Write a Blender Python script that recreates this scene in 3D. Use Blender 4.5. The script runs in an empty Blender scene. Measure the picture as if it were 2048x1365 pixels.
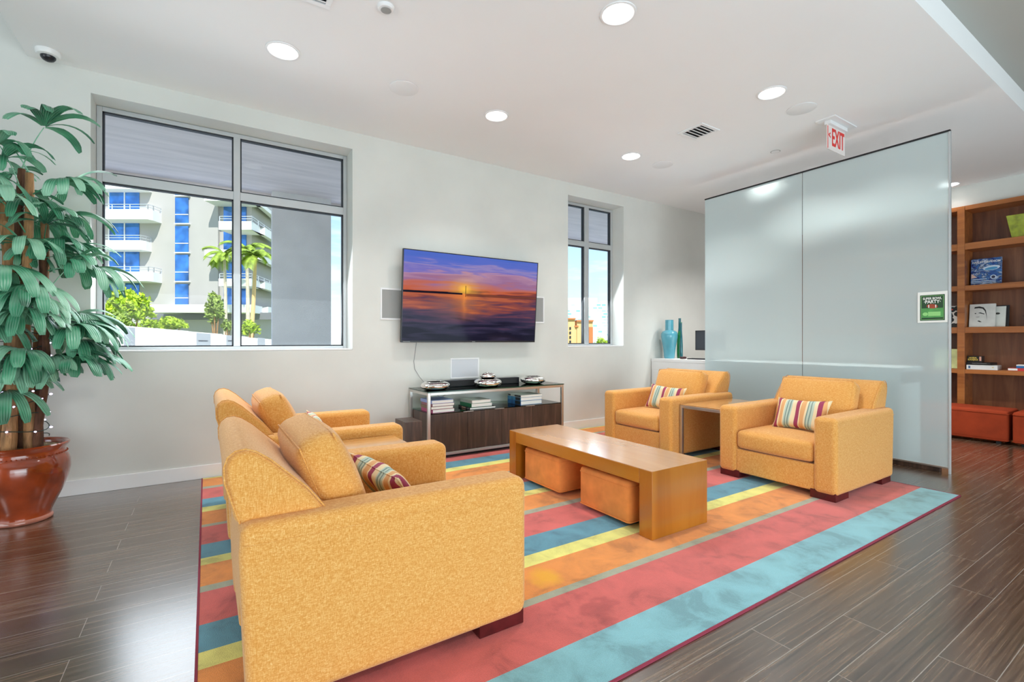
import bpy, bmesh, math, random
from math import sin, cos, pi, radians as R
from mathutils import Vector, Matrix, Euler
random.seed(7)
C = bpy.context.scene.collection
SC = bpy.context.scene

# ------------------------------------------------------------------ camera
cam_d = bpy.data.cameras.new('camera')
cam_d.sensor_width = 36.0
cam_d.lens = 36.0 * 948.7 / 2048
cam_d.clip_start = 0.05; cam_d.clip_end = 2000
cam = bpy.data.objects.new('camera', cam_d); C.objects.link(cam)
cam.location = (0, 0, 1.25)
cam.rotation_euler = (R(90), 0, R(-32.783))
SC.camera = cam

# ------------------------------------------------------------------ colour management
SC.view_settings.view_transform = 'Standard'
SC.view_settings.look = 'None'
SC.view_settings.gamma = 1
SC.view_settings.use_curve_mapping = False
SC.view_settings.exposure = 0.05

# ------------------------------------------------------------------ world: bright hazy sky
W = bpy.data.worlds.new('sky'); SC.world = W; W.use_nodes = True
nt = W.node_tree; nt.nodes.clear()
def wn(t, **k):
    n = nt.nodes.new(t)
    for a, b in k.items(): setattr(n, a, b)
    return n
tc = wn('ShaderNodeTexCoord'); sx = wn('ShaderNodeSeparateXYZ'); nt.links.new(tc.outputs['Generated'], sx.inputs[0])
rp = wn('ShaderNodeValToRGB'); nt.links.new(sx.outputs['Z'], rp.inputs[0])
e = rp.color_ramp.elements
e[0].position = 0.0; e[0].color = (0.80, 0.90, 0.97, 1)
e[1].position = 0.55; e[1].color = (0.16, 0.36, 0.80, 1)
q = rp.color_ramp.elements.new(0.14); q.color = (0.56, 0.77, 0.95, 1)
q = rp.color_ramp.elements.new(0.30); q.color = (0.33, 0.58, 0.92, 1)
mp = wn('ShaderNodeMapping'); mp.inputs['Scale'].default_value = (1.6, 1.6, 7); nt.links.new(tc.outputs['Generated'], mp.inputs[0])
nz = wn('ShaderNodeTexNoise'); nz.inputs['Scale'].default_value = 2.6; nz.inputs['Detail'].default_value = 8; nz.inputs['Roughness'].default_value = .6
nt.links.new(mp.outputs[0], nz.inputs[0])
cr = wn('ShaderNodeValToRGB'); cr.color_ramp.elements[0].position = .46; cr.color_ramp.elements[1].position = .72
nt.links.new(nz.outputs[0], cr.inputs[0])
mx = wn('ShaderNodeMixRGB'); mx.inputs[2].default_value = (0.92, 0.95, 0.98, 1)
nt.links.new(cr.outputs[0], mx.inputs[0]); nt.links.new(rp.outputs[0], mx.inputs[1])
bg = wn('ShaderNodeBackground'); bg.inputs[1].default_value = 1.45; nt.links.new(mx.outputs[0], bg.inputs[0])
wo = wn('ShaderNodeOutputWorld'); nt.links.new(bg.outputs[0], wo.inputs[0])

# ------------------------------------------------------------------ sun (outdoors only reaches the garden side)
def light(name, kind, loc, energy, color=(1, 1, 1), **k):
    d = bpy.data.lights.new(name, kind); d.energy = energy; d.color = color
    for a, b in k.items(): setattr(d, a, b)
    o = bpy.data.objects.new(name, d); C.objects.link(o); o.location = loc
    return o
VX = Vector((sin(R(32.783)), cos(R(32.783)), 0)); RX = Vector((VX.y, -VX.x, 0)); UP = Vector((0, 0, 1))
sd = (VX * 1.0 - RX * 0.40 - UP * 1.15).normalized()
sun = light('sun', 'SUN', (0, -20, 30), 5.4, (1.0, .96, .88), angle=R(.6))
sun.rotation_euler = sd.to_track_quat('-Z', 'Y').to_euler()

# added fill lamps out of view, standing in for windows that are not built
def area(name, loc, target, sx_, sy_, energy, color=(1, 1, 1)):
    o = light(name, 'AREA', loc, energy, color, shape='RECTANGLE', size=sx_, size_y=sy_)
    o.rotation_euler = (Vector(target) - Vector(loc)).to_track_quat('-Z', 'Y').to_euler()
    return o
area('fill_back', (1.0, -4.75, 1.35), (1.0, 5, .9), 8.5, 2.3, 250, (.86, .94, 1.0))
area('fill_left', (-5.4, 1.0, 1.3), (5, 1.0, .9), 5.0, 2.2, 110, (.86, .94, 1.0))
# added uplight behind the camera to brighten the ceilings
area('fill_ceiling_uplight', (2.6, -1.9, .25), (3.2, 1.6, 3.47), 8.0, 2.6, 205, (.72, .93, 1.0))
# daylight through the two garden windows, in the plane of the glazing
area('daylight_window', (.25, 5.37, 1.92), (.25, 0, -1.2), 1.95, 1.45, 42, (.90, .955, 1.0))
area('daylight_narrow_window', (4.79, 5.37, 1.92), (4.79, 0, -1.2), .95, 1.45, 20, (.90, .955, 1.0))

# ------------------------------------------------------------------ materials
def nmat(name):
    m = bpy.data.materials.new(name); m.use_nodes = True
    t = m.node_tree; b = t.nodes['Principled BSDF']
    return m, t, b
def N(t, kind, **k):
    n = t.nodes.new(kind)
    for a, b in k.items():
        if a[0] == '_': n.inputs[a[1:].replace('_', ' ')].default_value = b
        else: setattr(n, a, b)
    return n
def L(t, a, b): t.links.new(a, b)
def ramp(t, src, stops, interp='LINEAR'):
    n = t.nodes.new('ShaderNodeValToRGB'); cr = n.color_ramp; cr.interpolation = interp
    while len(cr.elements) > 1: cr.elements.remove(cr.elements[-1])
    cr.elements[0].position = stops[0][0]; cr.elements[0].color = (*stops[0][1], 1)
    for p, c in stops[1:]:
        e = cr.elements.new(p); e.color = (*c, 1)
    L(t, src, n.inputs[0]); return n
def col(r, g, b):  # sRGB 0-255 -> linear
    f = lambda v: (v/255/12.92) if v/255 <= .04045 else ((v/255+.055)/1.055)**2.4
    return (f(r), f(g), f(b))
def simple(name, c, rough=.5, metal=0, noise=0.0, nscale=8, bump=0.0, bscale=60, coat=0, stretch=(1, 1, 1), emis=None, estr=0, spec=.5):
    m, t, b = nmat(name)
    b.inputs['Roughness'].default_value = rough; b.inputs['Metallic'].default_value = metal
    b.inputs['Coat Weight'].default_value = coat; b.inputs['Coat Roughness'].default_value = .08
    b.inputs['Specular IOR Level'].default_value = spec
    tc = N(t, 'ShaderNodeTexCoord'); mp = N(t, 'ShaderNodeMapping'); mp.inputs['Scale'].default_value = stretch
    L(t, tc.outputs['Object'], mp.inputs[0])
    nz = N(t, 'ShaderNodeTexNoise', _Scale=nscale, _Detail=5.0); L(t, mp.outputs[0], nz.inputs[0])
    lo = tuple(max(0, v*(1-noise)) for v in c); hi = tuple(min(1, v*(1+noise)) for v in c)
    r = ramp(t, nz.outputs[0], [(.3, lo), (.7, hi)]); L(t, r.outputs[0], b.inputs['Base Color'])
    if bump:
        n2 = N(t, 'ShaderNodeTexNoise', _Scale=bscale, _Detail=3.0); L(t, mp.outputs[0], n2.inputs[0])
        bp = N(t, 'ShaderNodeBump', _Strength=bump, _Distance=.01); L(t, n2.outputs[0], bp.inputs['Height']); L(t, bp.outputs[0], b.inputs['Normal'])
    if emis:
        b.inputs['Emission Color'].default_value = (*emis, 1); b.inputs['Emission Strength'].default_value = estr
    return m
M = {}
M['wall'] = simple('wall_plaster', col(216, 218, 213), .75, noise=.05, nscale=1.6, bump=.06, bscale=14)
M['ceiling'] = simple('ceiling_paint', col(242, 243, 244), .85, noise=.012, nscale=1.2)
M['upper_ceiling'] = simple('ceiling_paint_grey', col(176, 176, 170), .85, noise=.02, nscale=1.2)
M['trim'] = simple('white_trim', col(236, 237, 238), .45, noise=.01)
M['alu'] = simple('window_aluminium', col(196, 200, 202), .35, .35, noise=.03)
M['gasket'] = simple('black_gasket', col(38, 42, 50), .5)
M['steel'] = simple('brushed_steel', col(205, 200, 196), .28, .9, noise=.05, nscale=30, stretch=(1, 1, 12))
M['chrome'] = simple('mirror_silver', (.86, .83, .80), .06, 1, noise=.03, nscale=20, bump=.25, bscale=28)
M['black'] = simple('black_plastic', (.012, .012, .018), .3, noise=.2)
M['matte_black'] = simple('matte_black', (.01, .01, .012), .7, noise=.2)
M['white'] = simple('white_lacquer', col(238, 240, 240), .3, noise=.01)
M['grille'] = simple('speaker_grille', col(158, 160, 158), .7, noise=.05, nscale=200, bump=.3, bscale=400)
M['ceiling_grille'] = simple('ceiling_speaker_grille', col(142, 144, 142), .8)
M['light_grille'] = simple('light_speaker_grille', col(206, 210, 216), .7, noise=.04, nscale=200)
M['paper'] = simple('white_paper', col(238, 236, 230), .7, noise=.03, nscale=80, stretch=(1, 1, 30))
M['orange_suede'] = simple('orange_suede', col(232, 146, 78), .85, noise=.16, nscale=7, bump=.15, bscale=160, spec=.2)
M['red_suede'] = simple('burnt_orange_suede', col(138, 50, 22), .85, noise=.14, nscale=6, bump=.12, bscale=160, spec=.2)
M['dark_leg'] = simple('cherry_block', col(82, 22, 24), .3, noise=.3, nscale=20)
M['aqua'] = simple('aqua_ceramic', col(84, 160, 180), .12, noise=.1, nscale=6, coat=.6)
M['green_glass'] = simple('green_ceramic', col(20, 140, 70), .1, noise=.15, coat=.8)
M['blue_glass'] = simple('teal_ceramic', col(16, 100, 110), .1, noise=.15, coat=.8)
M['lime'] = simple('lime_ceramic', col(150, 160, 40), .25, noise=.35, nscale=14, coat=.4, bump=.4, bscale=20)
M['pot'] = simple('glazed_terracotta', col(150, 60, 24), .14, noise=.55, nscale=4.5, coat=.9, bump=.05, bscale=12)
M['pot_foot'] = simple('pale_glazed_foot', col(176, 110, 92), .2, noise=.3, nscale=10, coat=.7)
M['soil'] = simple('dry_soil', col(140, 122, 92), .95, noise=.5, nscale=45, bump=1.0, bscale=60)
M['cane'] = simple('fibrous_cane', col(168, 124, 82), .8, noise=.55, nscale=9, bump=.8, bscale=30, stretch=(3, 3, .7))
M['cane_dark'] = simple('dark_cane', col(96, 62, 42), .85, noise=.5, nscale=12, bump=.8, bscale=40, stretch=(3, 3, .7))
M['wire'] = simple('dark_green_wire', (.01, .04, .03), .5)
M['bulb'] = simple('fairy_bulb', (.8, .8, 1), .3, emis=(.66, .56, 1.0), estr=9)
M['lamp'] = simple('lit_diffuser', (1, 1, 1), .5, emis=(1, .985, .96), estr=4.5)
M['stucco_out'] = simple('warm_grey_stucco', col(184, 180, 175), .9, noise=.04, nscale=.6, bump=.3, bscale=8)
M['soffit_out'] = simple('board_marked_soffit', col(226, 212, 206), .9, noise=.10, nscale=2.2, stretch=(.5, 4, 1), bump=.3, bscale=8)
M['column_out'] = simple('column_stucco', col(232, 226, 222), .9, noise=.06, nscale=3, bump=.5, bscale=90)
M['white_out'] = simple('white_stucco', col(240, 240, 238), .85, noise=.02, nscale=1)
M['rail_out'] = simple('pale_balcony_rail', col(215, 218, 220), .4, .3)
M['bluewin'] = simple('sky_reflection_window', col(66, 128, 205), .06, .5, noise=.55, nscale=.9, spec=1)  # blue base and mottling paint the sky's reflection into the glass
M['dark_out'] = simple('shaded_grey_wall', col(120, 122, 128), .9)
M['slate_out'] = simple('grey_concrete', col(208, 208, 208), .9, noise=.05)
M['recess_shade_out'] = simple('grey_recess_shade', col(150, 155, 158), .9, noise=.04)
M['grass'] = simple('lawn', col(120, 140, 60), .95, noise=.3, nscale=2)
M['leaf_out'] = simple('yellow_green_foliage', col(165, 190, 40), .7, noise=.55, nscale=3)
M['leaf_out_dark'] = simple('olive_foliage', col(140, 160, 70), .7, noise=.55, nscale=4)
M['palm_out'] = simple('palm_frond_green', col(150, 175, 60), .6, noise=.5, nscale=3)
M['trunk_out'] = simple('pale_palm_trunk', col(214, 200, 180), .9, noise=.15, nscale=4)
M['tan_out'] = simple('tan_stucco', col(236, 196, 140), .9, noise=.05)
M['terracotta_out'] = simple('orange_roof_tile', col(214, 130, 80), .9, noise=.1)

def leaf_material():
    m, t, b = nmat('palm_leaf'); b.inputs['Roughness'].default_value = .32
    uv = N(t, 'ShaderNodeUVMap'); s = N(t, 'ShaderNodeSeparateXYZ'); L(t, uv.outputs[0], s.inputs[0])
    mu = N(t, 'ShaderNodeMath', operation='MULTIPLY'); mu.inputs[1].default_value = 2*pi*5; L(t, s.outputs['X'], mu.inputs[0])
    sn = N(t, 'ShaderNodeMath', operation='SINE'); L(t, mu.outputs[0], sn.inputs[0])
    tc = N(t, 'ShaderNodeTexCoord'); nz = N(t, 'ShaderNodeTexNoise', _Scale=3.5, _Detail=2.0); L(t, tc.outputs['Object'], nz.inputs[0])
    c1 = ramp(t, nz.outputs[0], [(.34, col(32, 92, 64)), (.47, col(74, 156, 116)), (.60, col(150, 204, 172))])
    mr = N(t, 'ShaderNodeMapRange'); mr.inputs['From Min'].default_value = .3; mr.inputs['From Max'].default_value = 1; L(t, sn.outputs[0], mr.inputs[0])
    mu2 = N(t, 'ShaderNodeMath', operation='MULTIPLY'); mu2.inputs[1].default_value = .38; L(t, mr.outputs[0], mu2.inputs[0])
    mx = N(t, 'ShaderNodeMixRGB'); mx.inputs[2].default_value = (*col(150, 190, 168), 1)
    L(t, mu2.outputs[0], mx.inputs[0]); L(t, c1.outputs[0], mx.inputs[1]); L(t, mx.outputs[0], b.inputs['Base Color'])
    bp = N(t, 'ShaderNodeBump', _Strength=.5, _Distance=.003); L(t, sn.outputs[0], bp.inputs['Height']); L(t, bp.outputs[0], b.inputs['Normal'])
    return m
M['leaf'] = leaf_material()

def tweed(name, base, light_c, dark_c, scale=170):
    m, t, b = nmat(name); b.inputs['Roughness'].default_value = .9; b.inputs['Specular IOR Level'].default_value = .15
    b.inputs['Sheen Weight'].default_value = .25; b.inputs['Sheen Roughness'].default_value = .5
    tc = N(t, 'ShaderNodeTexCoord')
    n1 = N(t, 'ShaderNodeTexNoise', _Scale=scale, _Detail=2.5, _Roughness=.7); L(t, tc.outputs['Object'], n1.inputs[0])
    mp = N(t, 'ShaderNodeMapping'); mp.inputs['Scale'].default_value = (70, 70, 420); L(t, tc.outputs['Object'], mp.inputs[0])
    n2 = N(t, 'ShaderNodeTexNoise', _Scale=1.0, _Detail=2.0); L(t, mp.outputs[0], n2.inputs[0])
    mp3 = N(t, 'ShaderNodeMapping'); mp3.inputs['Scale'].default_value = (420, 420, 60); L(t, tc.outputs['Object'], mp3.inputs[0])
    n3 = N(t, 'ShaderNodeTexNoise', _Scale=1.0, _Detail=2.0); L(t, mp3.outputs[0], n3.inputs[0])
    ad = N(t, 'ShaderNodeMath', operation='ADD'); L(t, n1.outputs[0], ad.inputs[0])
    a2 = N(t, 'ShaderNodeMath', operation='ADD'); L(t, n2.outputs[0], a2.inputs[0]); L(t, n3.outputs[0], a2.inputs[1])
    L(t, a2.outputs[0], ad.inputs[1])
    dv = N(t, 'ShaderNodeMath', operation='DIVIDE'); dv.inputs[1].default_value = 3; L(t, ad.outputs[0], dv.inputs[0])
    r = ramp(t, dv.outputs[0], [(.34, dark_c), (.5, base), (.66, light_c)]); L(t, r.outputs[0], b.inputs['Base Color'])
    bp = N(t, 'ShaderNodeBump', _Strength=.5, _Distance=.004); L(t, dv.outputs[0], bp.inputs['Height']); L(t, bp.outputs[0], b.inputs['Normal'])
    return m
M['tweed'] = tweed('ochre_tweed', col(221, 158, 80), col(240, 200, 134), col(200, 130, 52), 300)

def wood(name, stops, rough=.3, axis='y', scale=1.0, coat=.3, plank=None):
    m, t, b = nmat(name); b.inputs['Roughness'].default_value = rough; b.inputs['Coat Weight'].default_value = coat; b.inputs['Coat Roughness'].default_value = .15
    tc = N(t, 'ShaderNodeTexCoord'); mp = N(t, 'ShaderNodeMapping')
    s = {'x': (.7, 9, 9), 'y': (9, .7, 9), 'z': (9, 9, .7)}[axis]; mp.inputs['Scale'].default_value = tuple(v*scale for v in s)
    L(t, tc.outputs['Object'], mp.inputs[0])
    n0 = N(t, 'ShaderNodeTexNoise', _Scale=1.0, _Detail=7.0, _Distortion=1.2, _Roughness=.6); L(t, mp.outputs[0], n0.inputs[0])
    r = ramp(t, n0.outputs[0], stops); L(t, r.outputs[0], b.inputs['Base Color'])
    bp = N(t, 'ShaderNodeBump', _Strength=.08, _Distance=.005); L(t, n0.outputs[0], bp.inputs['Height']); L(t, bp.outputs[0], b.inputs['Normal'])
    return m
M['honey'] = wood('honey_maple', [(.25, col(158, 92, 18)), (.5, col(188, 120, 32)), (.75, col(206, 142, 50))], .22, 'y', .4, .5)
M['honey_leg'] = wood('honey_maple_upright', [(.25, col(150, 86, 18)), (.5, col(174, 106, 28)), (.75, col(190, 124, 42))], .22, 'z', .35, .5)
M['honey_top'] = wood('honey_maple_top', [(.25, col(172, 112, 56)), (.5, col(196, 136, 74)), (.75, col(208, 150, 92))], .2, 'y', .5, .7)
M['side_top'] = wood('oak_veneer_top', [(.25, col(176, 120, 62)), (.5, col(200, 146, 86)), (.75, col(220, 172, 116))], .2, 'x', .6, .7)
M['wenge'] = wood('wenge_veneer', [(.3, col(48, 34, 28)), (.52, col(70, 50, 40)), (.72, col(104, 76, 62))], .4, 'z', 1.5, .1)
M['shelf_wood'] = wood('walnut_shelving', [(.25, col(124, 66, 26)), (.5, col(166, 98, 46)), (.75, col(190, 120, 62))], .4, 'y', .8, .2)
M['shelf_back'] = wood('walnut_back_panel', [(.25, col(84, 44, 28)), (.5, col(120, 70, 44)), (.75, col(150, 100, 66))], .45, 'z', .7, .2)

def floor_mat():
    m, t, b = nmat('dark_plank_tile')
    tc = N(t, 'ShaderNodeTexCoord')
    bk = N(t, 'ShaderNodeTexBrick'); bk.offset = .37; bk.offset_frequency = 2; bk.squash = 1
    bk.inputs['Scale'].default_value = 1; bk.inputs['Brick Width'].default_value = 1.22; bk.inputs['Row Height'].default_value = .1668
    bk.inputs['Mortar Size'].default_value = .0017; bk.inputs['Mortar Smooth'].default_value = .3; bk.inputs['Bias'].default_value = 0
    bk.inputs['Color1'].default_value = (0, 0, 0, 1); bk.inputs['Color2'].default_value = (1, 1, 1, 1); bk.inputs['Mortar'].default_value = (.5, .5, .5, 1)
    L(t, tc.outputs['Object'], bk.inputs[0])
    mp = N(t, 'ShaderNodeMapping'); mp.inputs['Scale'].default_value = (1.6, 75, 1); L(t, tc.outputs['Object'], mp.inputs[0])
    va = N(t, 'ShaderNodeVectorMath', operation='ADD'); L(t, mp.outputs[0], va.inputs[0])
    vs = N(t, 'ShaderNodeVectorMath', operation='SCALE'); vs.inputs['Scale'].default_value = 37; L(t, bk.outputs['Color'], vs.inputs[0]); L(t, vs.outputs[0], va.inputs[1])
    n0 = N(t, 'ShaderNodeTexNoise', _Scale=1.0, _Detail=7.0, _Roughness=.68, _Distortion=.0); L(t, va.outputs[0], n0.inputs[0])
    g = ramp(t, n0.outputs[0], [(.30, col(44, 30, 21)), (.5, col(84, 63, 48)), (.70, col(124, 101, 80))])
    mt = N(t, 'ShaderNodeMixRGB', blend_type='MULTIPLY'); mt.inputs[0].default_value = .5
    pr = ramp(t, bk.outputs['Color'], [(0, (.7, .7, .7)), (1, (1, 1, 1))]); L(t, g.outputs[0], mt.inputs[1]); L(t, pr.outputs[0], mt.inputs[2])
    mo = N(t, 'ShaderNodeMixRGB'); mo.inputs[2].default_value = (*col(150, 142, 134), 1)
    L(t, bk.outputs['Fac'], mo.inputs[0]); L(t, mt.outputs[0], mo.inputs[1]); L(t, mo.outputs[0], b.inputs['Base Color'])
    rr = ramp(t, n0.outputs[0], [(.3, (.20,)*3), (.7, (.30,)*3)]); L(t, rr.outputs[0], b.inputs['Roughness'])
    b.inputs['Specular IOR Level'].default_value = .6
    b.inputs['Coat Weight'].default_value = 1; b.inputs['Coat IOR'].default_value = 1.7; b.inputs['Coat Roughness'].default_value = .22
    sb = N(t, 'ShaderNodeMath', operation='SUBTRACT'); L(t, n0.outputs[0], sb.inputs[0]); L(t, bk.outputs['Fac'], sb.inputs[1])
    bp = N(t, 'ShaderNodeBump', _Strength=.05, _Distance=.004); L(t, sb.outputs[0], bp.inputs['Height']); L(t, bp.outputs[0], b.inputs['Normal'])
    return m
M['floor'] = floor_mat()

RUG0, RUG1 = 1.262, 5.118
def rug_mat():
    m, t, b = nmat('striped_wool_pile'); b.inputs['Roughness'].default_value = .95; b.inputs['Specular IOR Level'].default_value = .1
    b.inputs['Sheen Weight'].default_value = .3
    ora, gry, red, blu, yel = col(226, 142, 64), col(162, 166, 144), col(206, 97, 91), col(86, 144, 164), col(226, 222, 124)
    sea = col(128, 184, 194)
    ys = [(1.0, sea), (1.488, red), (1.808, gry), (1.870, ora), (2.140, yel), (2.246, blu), (2.466, red), (2.787, gry), (2.85, ora),
          (3.118, yel), (3.231, blu), (3.446, red), (3.765, gry), (3.82, ora), (4.10, yel), (4.21, blu), (4.427, red), (4.745, gry), (4.80, ora), (5.075, yel)]
    tc = N(t, 'ShaderNodeTexCoord'); s = N(t, 'ShaderNodeSeparateXYZ'); L(t, tc.outputs['Object'], s.inputs[0])
    mr = N(t, 'ShaderNodeMapRange'); mr.inputs['From Min'].default_value = 1.0; mr.inputs['From Max'].default_value = 5.3; L(t, s.outputs['Y'], mr.inputs[0])
    r = ramp(t, mr.outputs[0], [((y-1)/4.3, c) for y, c in ys], 'CONSTANT')
    n1 = N(t, 'ShaderNodeTexNoise', _Scale=4.6, _Detail=8.0, _Roughness=.62, _Distortion=.5); L(t, tc.outputs['Object'], n1.inputs[0])
    sh = ramp(t, n1.outputs[0], [(.38, (.72, .70, .70)), (.44, (.88, .87, .87)), (.50, (.97, .97, .97)), (.62, (1.08, 1.08, 1.08))])
    n2 = N(t, 'ShaderNodeTexNoise', _Scale=260, _Detail=2.0); L(t, tc.outputs['Object'], n2.inputs[0])
    s2 = ramp(t, n2.outputs[0], [(.3, (.88,)*3), (.7, (1.08,)*3)])
    m1 = N(t, 'ShaderNodeMixRGB', blend_type='MULTIPLY'); m1.inputs[0].default_value = 1; L(t, r.outputs[0], m1.inputs[1]); L(t, sh.outputs[0], m1.inputs[2])
    m2 = N(t, 'ShaderNodeMixRGB', blend_type='MULTIPLY'); m2.inputs[0].default_value = 1; L(t, m1.outputs[0], m2.inputs[1]); L(t, s2.outputs[0], m2.inputs[2])
    # yellow spill stain by the near armchair
    mp = N(t, 'ShaderNodeMapping'); mp.inputs['Location'].default_value = (-1.50, -2.0, 0)
    L(t, tc.outputs['Object'], mp.inputs[0]); ln = N(t, 'ShaderNodeVectorMath', operation='LENGTH')
    n3 = N(t, 'ShaderNodeTexNoise', _Scale=9, _Detail=2.0); L(t, tc.outputs['Object'], n3.inputs[0])
    L(t, mp.outputs[0], ln.inputs[0]); ad = N(t, 'ShaderNodeMath', operation='ADD'); L(t, ln.outputs['Value'], ad.inputs[0])
    ms = N(t, 'ShaderNodeMath', operation='MULTIPLY'); ms.inputs[1].default_value = .12; L(t, n3.outputs[0], ms.inputs[0]); L(t, ms.outputs[0], ad.inputs[1])
    st = ramp(t, ad.outputs[0], [(.10, (.8,)*3), (.17, (0,)*3)])
    m3 = N(t, 'ShaderNodeMixRGB'); m3.inputs[2].default_value = (*col(232, 170, 20), 1); L(t, st.outputs[0], m3.inputs[0]); L(t, m2.outputs[0], m3.inputs[1])
    # darker worn patch in the wide red stripe
    mp4 = N(t, 'ShaderNodeMapping'); mp4.inputs['Location'].default_value = (-1.52, -1.66*.8, 0); mp4.inputs['Scale'].default_value = (1.0, .8, 1)
    L(t, tc.outputs['Object'], mp4.inputs[0]); ln4 = N(t, 'ShaderNodeVectorMath', operation='LENGTH'); L(t, mp4.outputs[0], ln4.inputs[0])
    ms4 = N(t, 'ShaderNodeMath', operation='MULTIPLY'); ms4.inputs[1].default_value = .45; L(t, n3.outputs[0], ms4.inputs[0])
    ad4 = N(t, 'ShaderNodeMath', operation='ADD'); L(t, ln4.outputs['Value'], ad4.inputs[0]); L(t, ms4.outputs[0], ad4.inputs[1])
    st4 = ramp(t, ad4.outputs[0], [(.27, (.5,)*3), (.33, (0,)*3)])
    m4 = N(t, 'ShaderNodeMixRGB', blend_type='MULTIPLY'); m4.inputs[2].default_value = (.55, .4, .45, 1); L(t, st4.outputs[0], m4.inputs[0]); L(t, m3.outputs[0], m4.inputs[1])
    L(t, m4.outputs[0], b.inputs['Base Color'])
    bp = N(t, 'ShaderNodeBump', _Strength=.6, _Distance=.004); L(t, n2.outputs[0], bp.inputs['Height']); L(t, bp.outputs[0], b.inputs['Normal'])
    return m
M['rug'] = rug_mat()
M['binding'] = simple('magenta_binding', col(140, 48, 70), .9)

def stripe_mat():
    m, t, b = nmat('striped_pillow_cloth'); b.inputs['Roughness'].default_value = .8
    mag, cre, tan, aqu, tea = col(156, 58, 92), col(234, 216, 176), col(222, 168, 112), col(186, 204, 190), col(126, 150, 142)
    tc = N(t, 'ShaderNodeTexCoord'); s = N(t, 'ShaderNodeSeparateXYZ'); L(t, tc.outputs['Object'], s.inputs[0])
    mr = N(t, 'ShaderNodeMapRange'); mr.inputs['From Min'].default_value = -.24; mr.inputs['From Max'].default_value = .24; L(t, s.outputs['Y'], mr.inputs[0])
    seq = [(0, cre), (.05, mag), (.12, cre), (.15, tan), (.22, cre), (.24, aqu), (.27, tea), (.29, aqu), (.32, tea), (.345, aqu), (.37, cre), (.45, mag),
           (.52, cre), (.54, tan), (.62, cre), (.65, tea), (.67, aqu), (.70, tea), (.72, aqu), (.76, cre), (.82, mag), (.89, tan), (.94, cre)]
    r = ramp(t, mr.outputs[0], seq, 'CONSTANT'); L(t, r.outputs[0], b.inputs['Base Color'])
    n2 = N(t, 'ShaderNodeTexNoise', _Scale=300, _Detail=2.0); L(t, tc.outputs['Object'], n2.inputs[0])
    bp = N(t, 'ShaderNodeBump', _Strength=.3, _Distance=.002); L(t, n2.outputs[0], bp.inputs['Height']); L(t, bp.outputs[0], b.inputs['Normal'])
    return m
M['stripe'] = stripe_mat()

def pane_mat(name='clear_pane', tint=(.96, .98, .98)):
    m = bpy.data.materials.new(name); m.use_nodes = True; t = m.node_tree; t.nodes.clear()
    o = N(t, 'ShaderNodeOutputMaterial'); tr = N(t, 'ShaderNodeBsdfTransparent'); tr.inputs[0].default_value = (*tint, 1)
    gl = N(t, 'ShaderNodeBsdfGlossy'); gl.inputs['Roughness'].default_value = .02
    lw = N(t, 'ShaderNodeFresnel'); lw.inputs[0].default_value = 1.22
    mx = N(t, 'ShaderNodeMixShader'); L(t, lw.outputs[0], mx.inputs[0]); L(t, tr.outputs[0], mx.inputs[1]); L(t, gl.outputs[0], mx.inputs[2]); L(t, mx.outputs[0], o.inputs[0])
    return m
M['pane'] = pane_mat()
def glasstop():
    m = bpy.data.materials.new('green_edged_glass'); m.use_nodes = True; t = m.node_tree; t.nodes.clear()
    o = N(t, 'ShaderNodeOutputMaterial'); tr = N(t, 'ShaderNodeBsdfTransparent'); tr.inputs[0].default_value = (*col(222, 238, 230), 1)
    gl = N(t, 'ShaderNodeBsdfGlossy'); gl.inputs['Roughness'].default_value = .03; lw = N(t, 'ShaderNodeFresnel'); lw.inputs[0].default_value = 1.5
    mx = N(t, 'ShaderNodeMixShader'); L(t, lw.outputs[0], mx.inputs[0]); L(t, tr.outputs[0], mx.inputs[1]); L(t, gl.outputs[0], mx.inputs[2]); L(t, mx.outputs[0], o.inputs[0])
    return m
M['glasstop'] = glasstop()
M['glass_edge'] = simple('glass_edge_green', col(16, 62, 46), .1, noise=.1, coat=.5)
def frosted():
    m = bpy.data.materials.new('frosted_glass'); m.use_nodes = True; t = m.node_tree; t.nodes.clear()
    o = N(t, 'ShaderNodeOutputMaterial')
    df = N(t, 'ShaderNodeBsdfDiffuse'); df.inputs[0].default_value = (*col(222, 238, 240), 1)
    tl = N(t, 'ShaderNodeBsdfTranslucent'); tl.inputs[0].default_value = (*col(232, 248, 248), 1)
    a = N(t, 'ShaderNodeMixShader'); a.inputs[0].default_value = .34; L(t, df.outputs[0], a.inputs[1]); L(t, tl.outputs[0], a.inputs[2])
    rf = N(t, 'ShaderNodeBsdfRefraction'); rf.inputs['IOR'].default_value = 1.02; rf.inputs['Roughness'].default_value = .75; rf.inputs[0].default_value = (*col(228, 242, 244), 1)
    c = N(t, 'ShaderNodeMixShader'); c.inputs[0].default_value = .22; L(t, a.outputs[0], c.inputs[1]); L(t, rf.outputs[0], c.inputs[2])
    gl = N(t, 'ShaderNodeBsdfGlossy'); gl.inputs['Roughness'].default_value = .28
    fr = N(t, 'ShaderNodeFresnel'); fr.inputs[0].default_value = 1.4
    d = N(t, 'ShaderNodeMixShader'); L(t, fr.outputs[0], d.inputs[0]); L(t, c.outputs[0], d.inputs[1]); L(t, gl.outputs[0], d.inputs[2]); L(t, d.outputs[0], o.inputs[0])
    return m
M['frosted'] = frosted()

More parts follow.
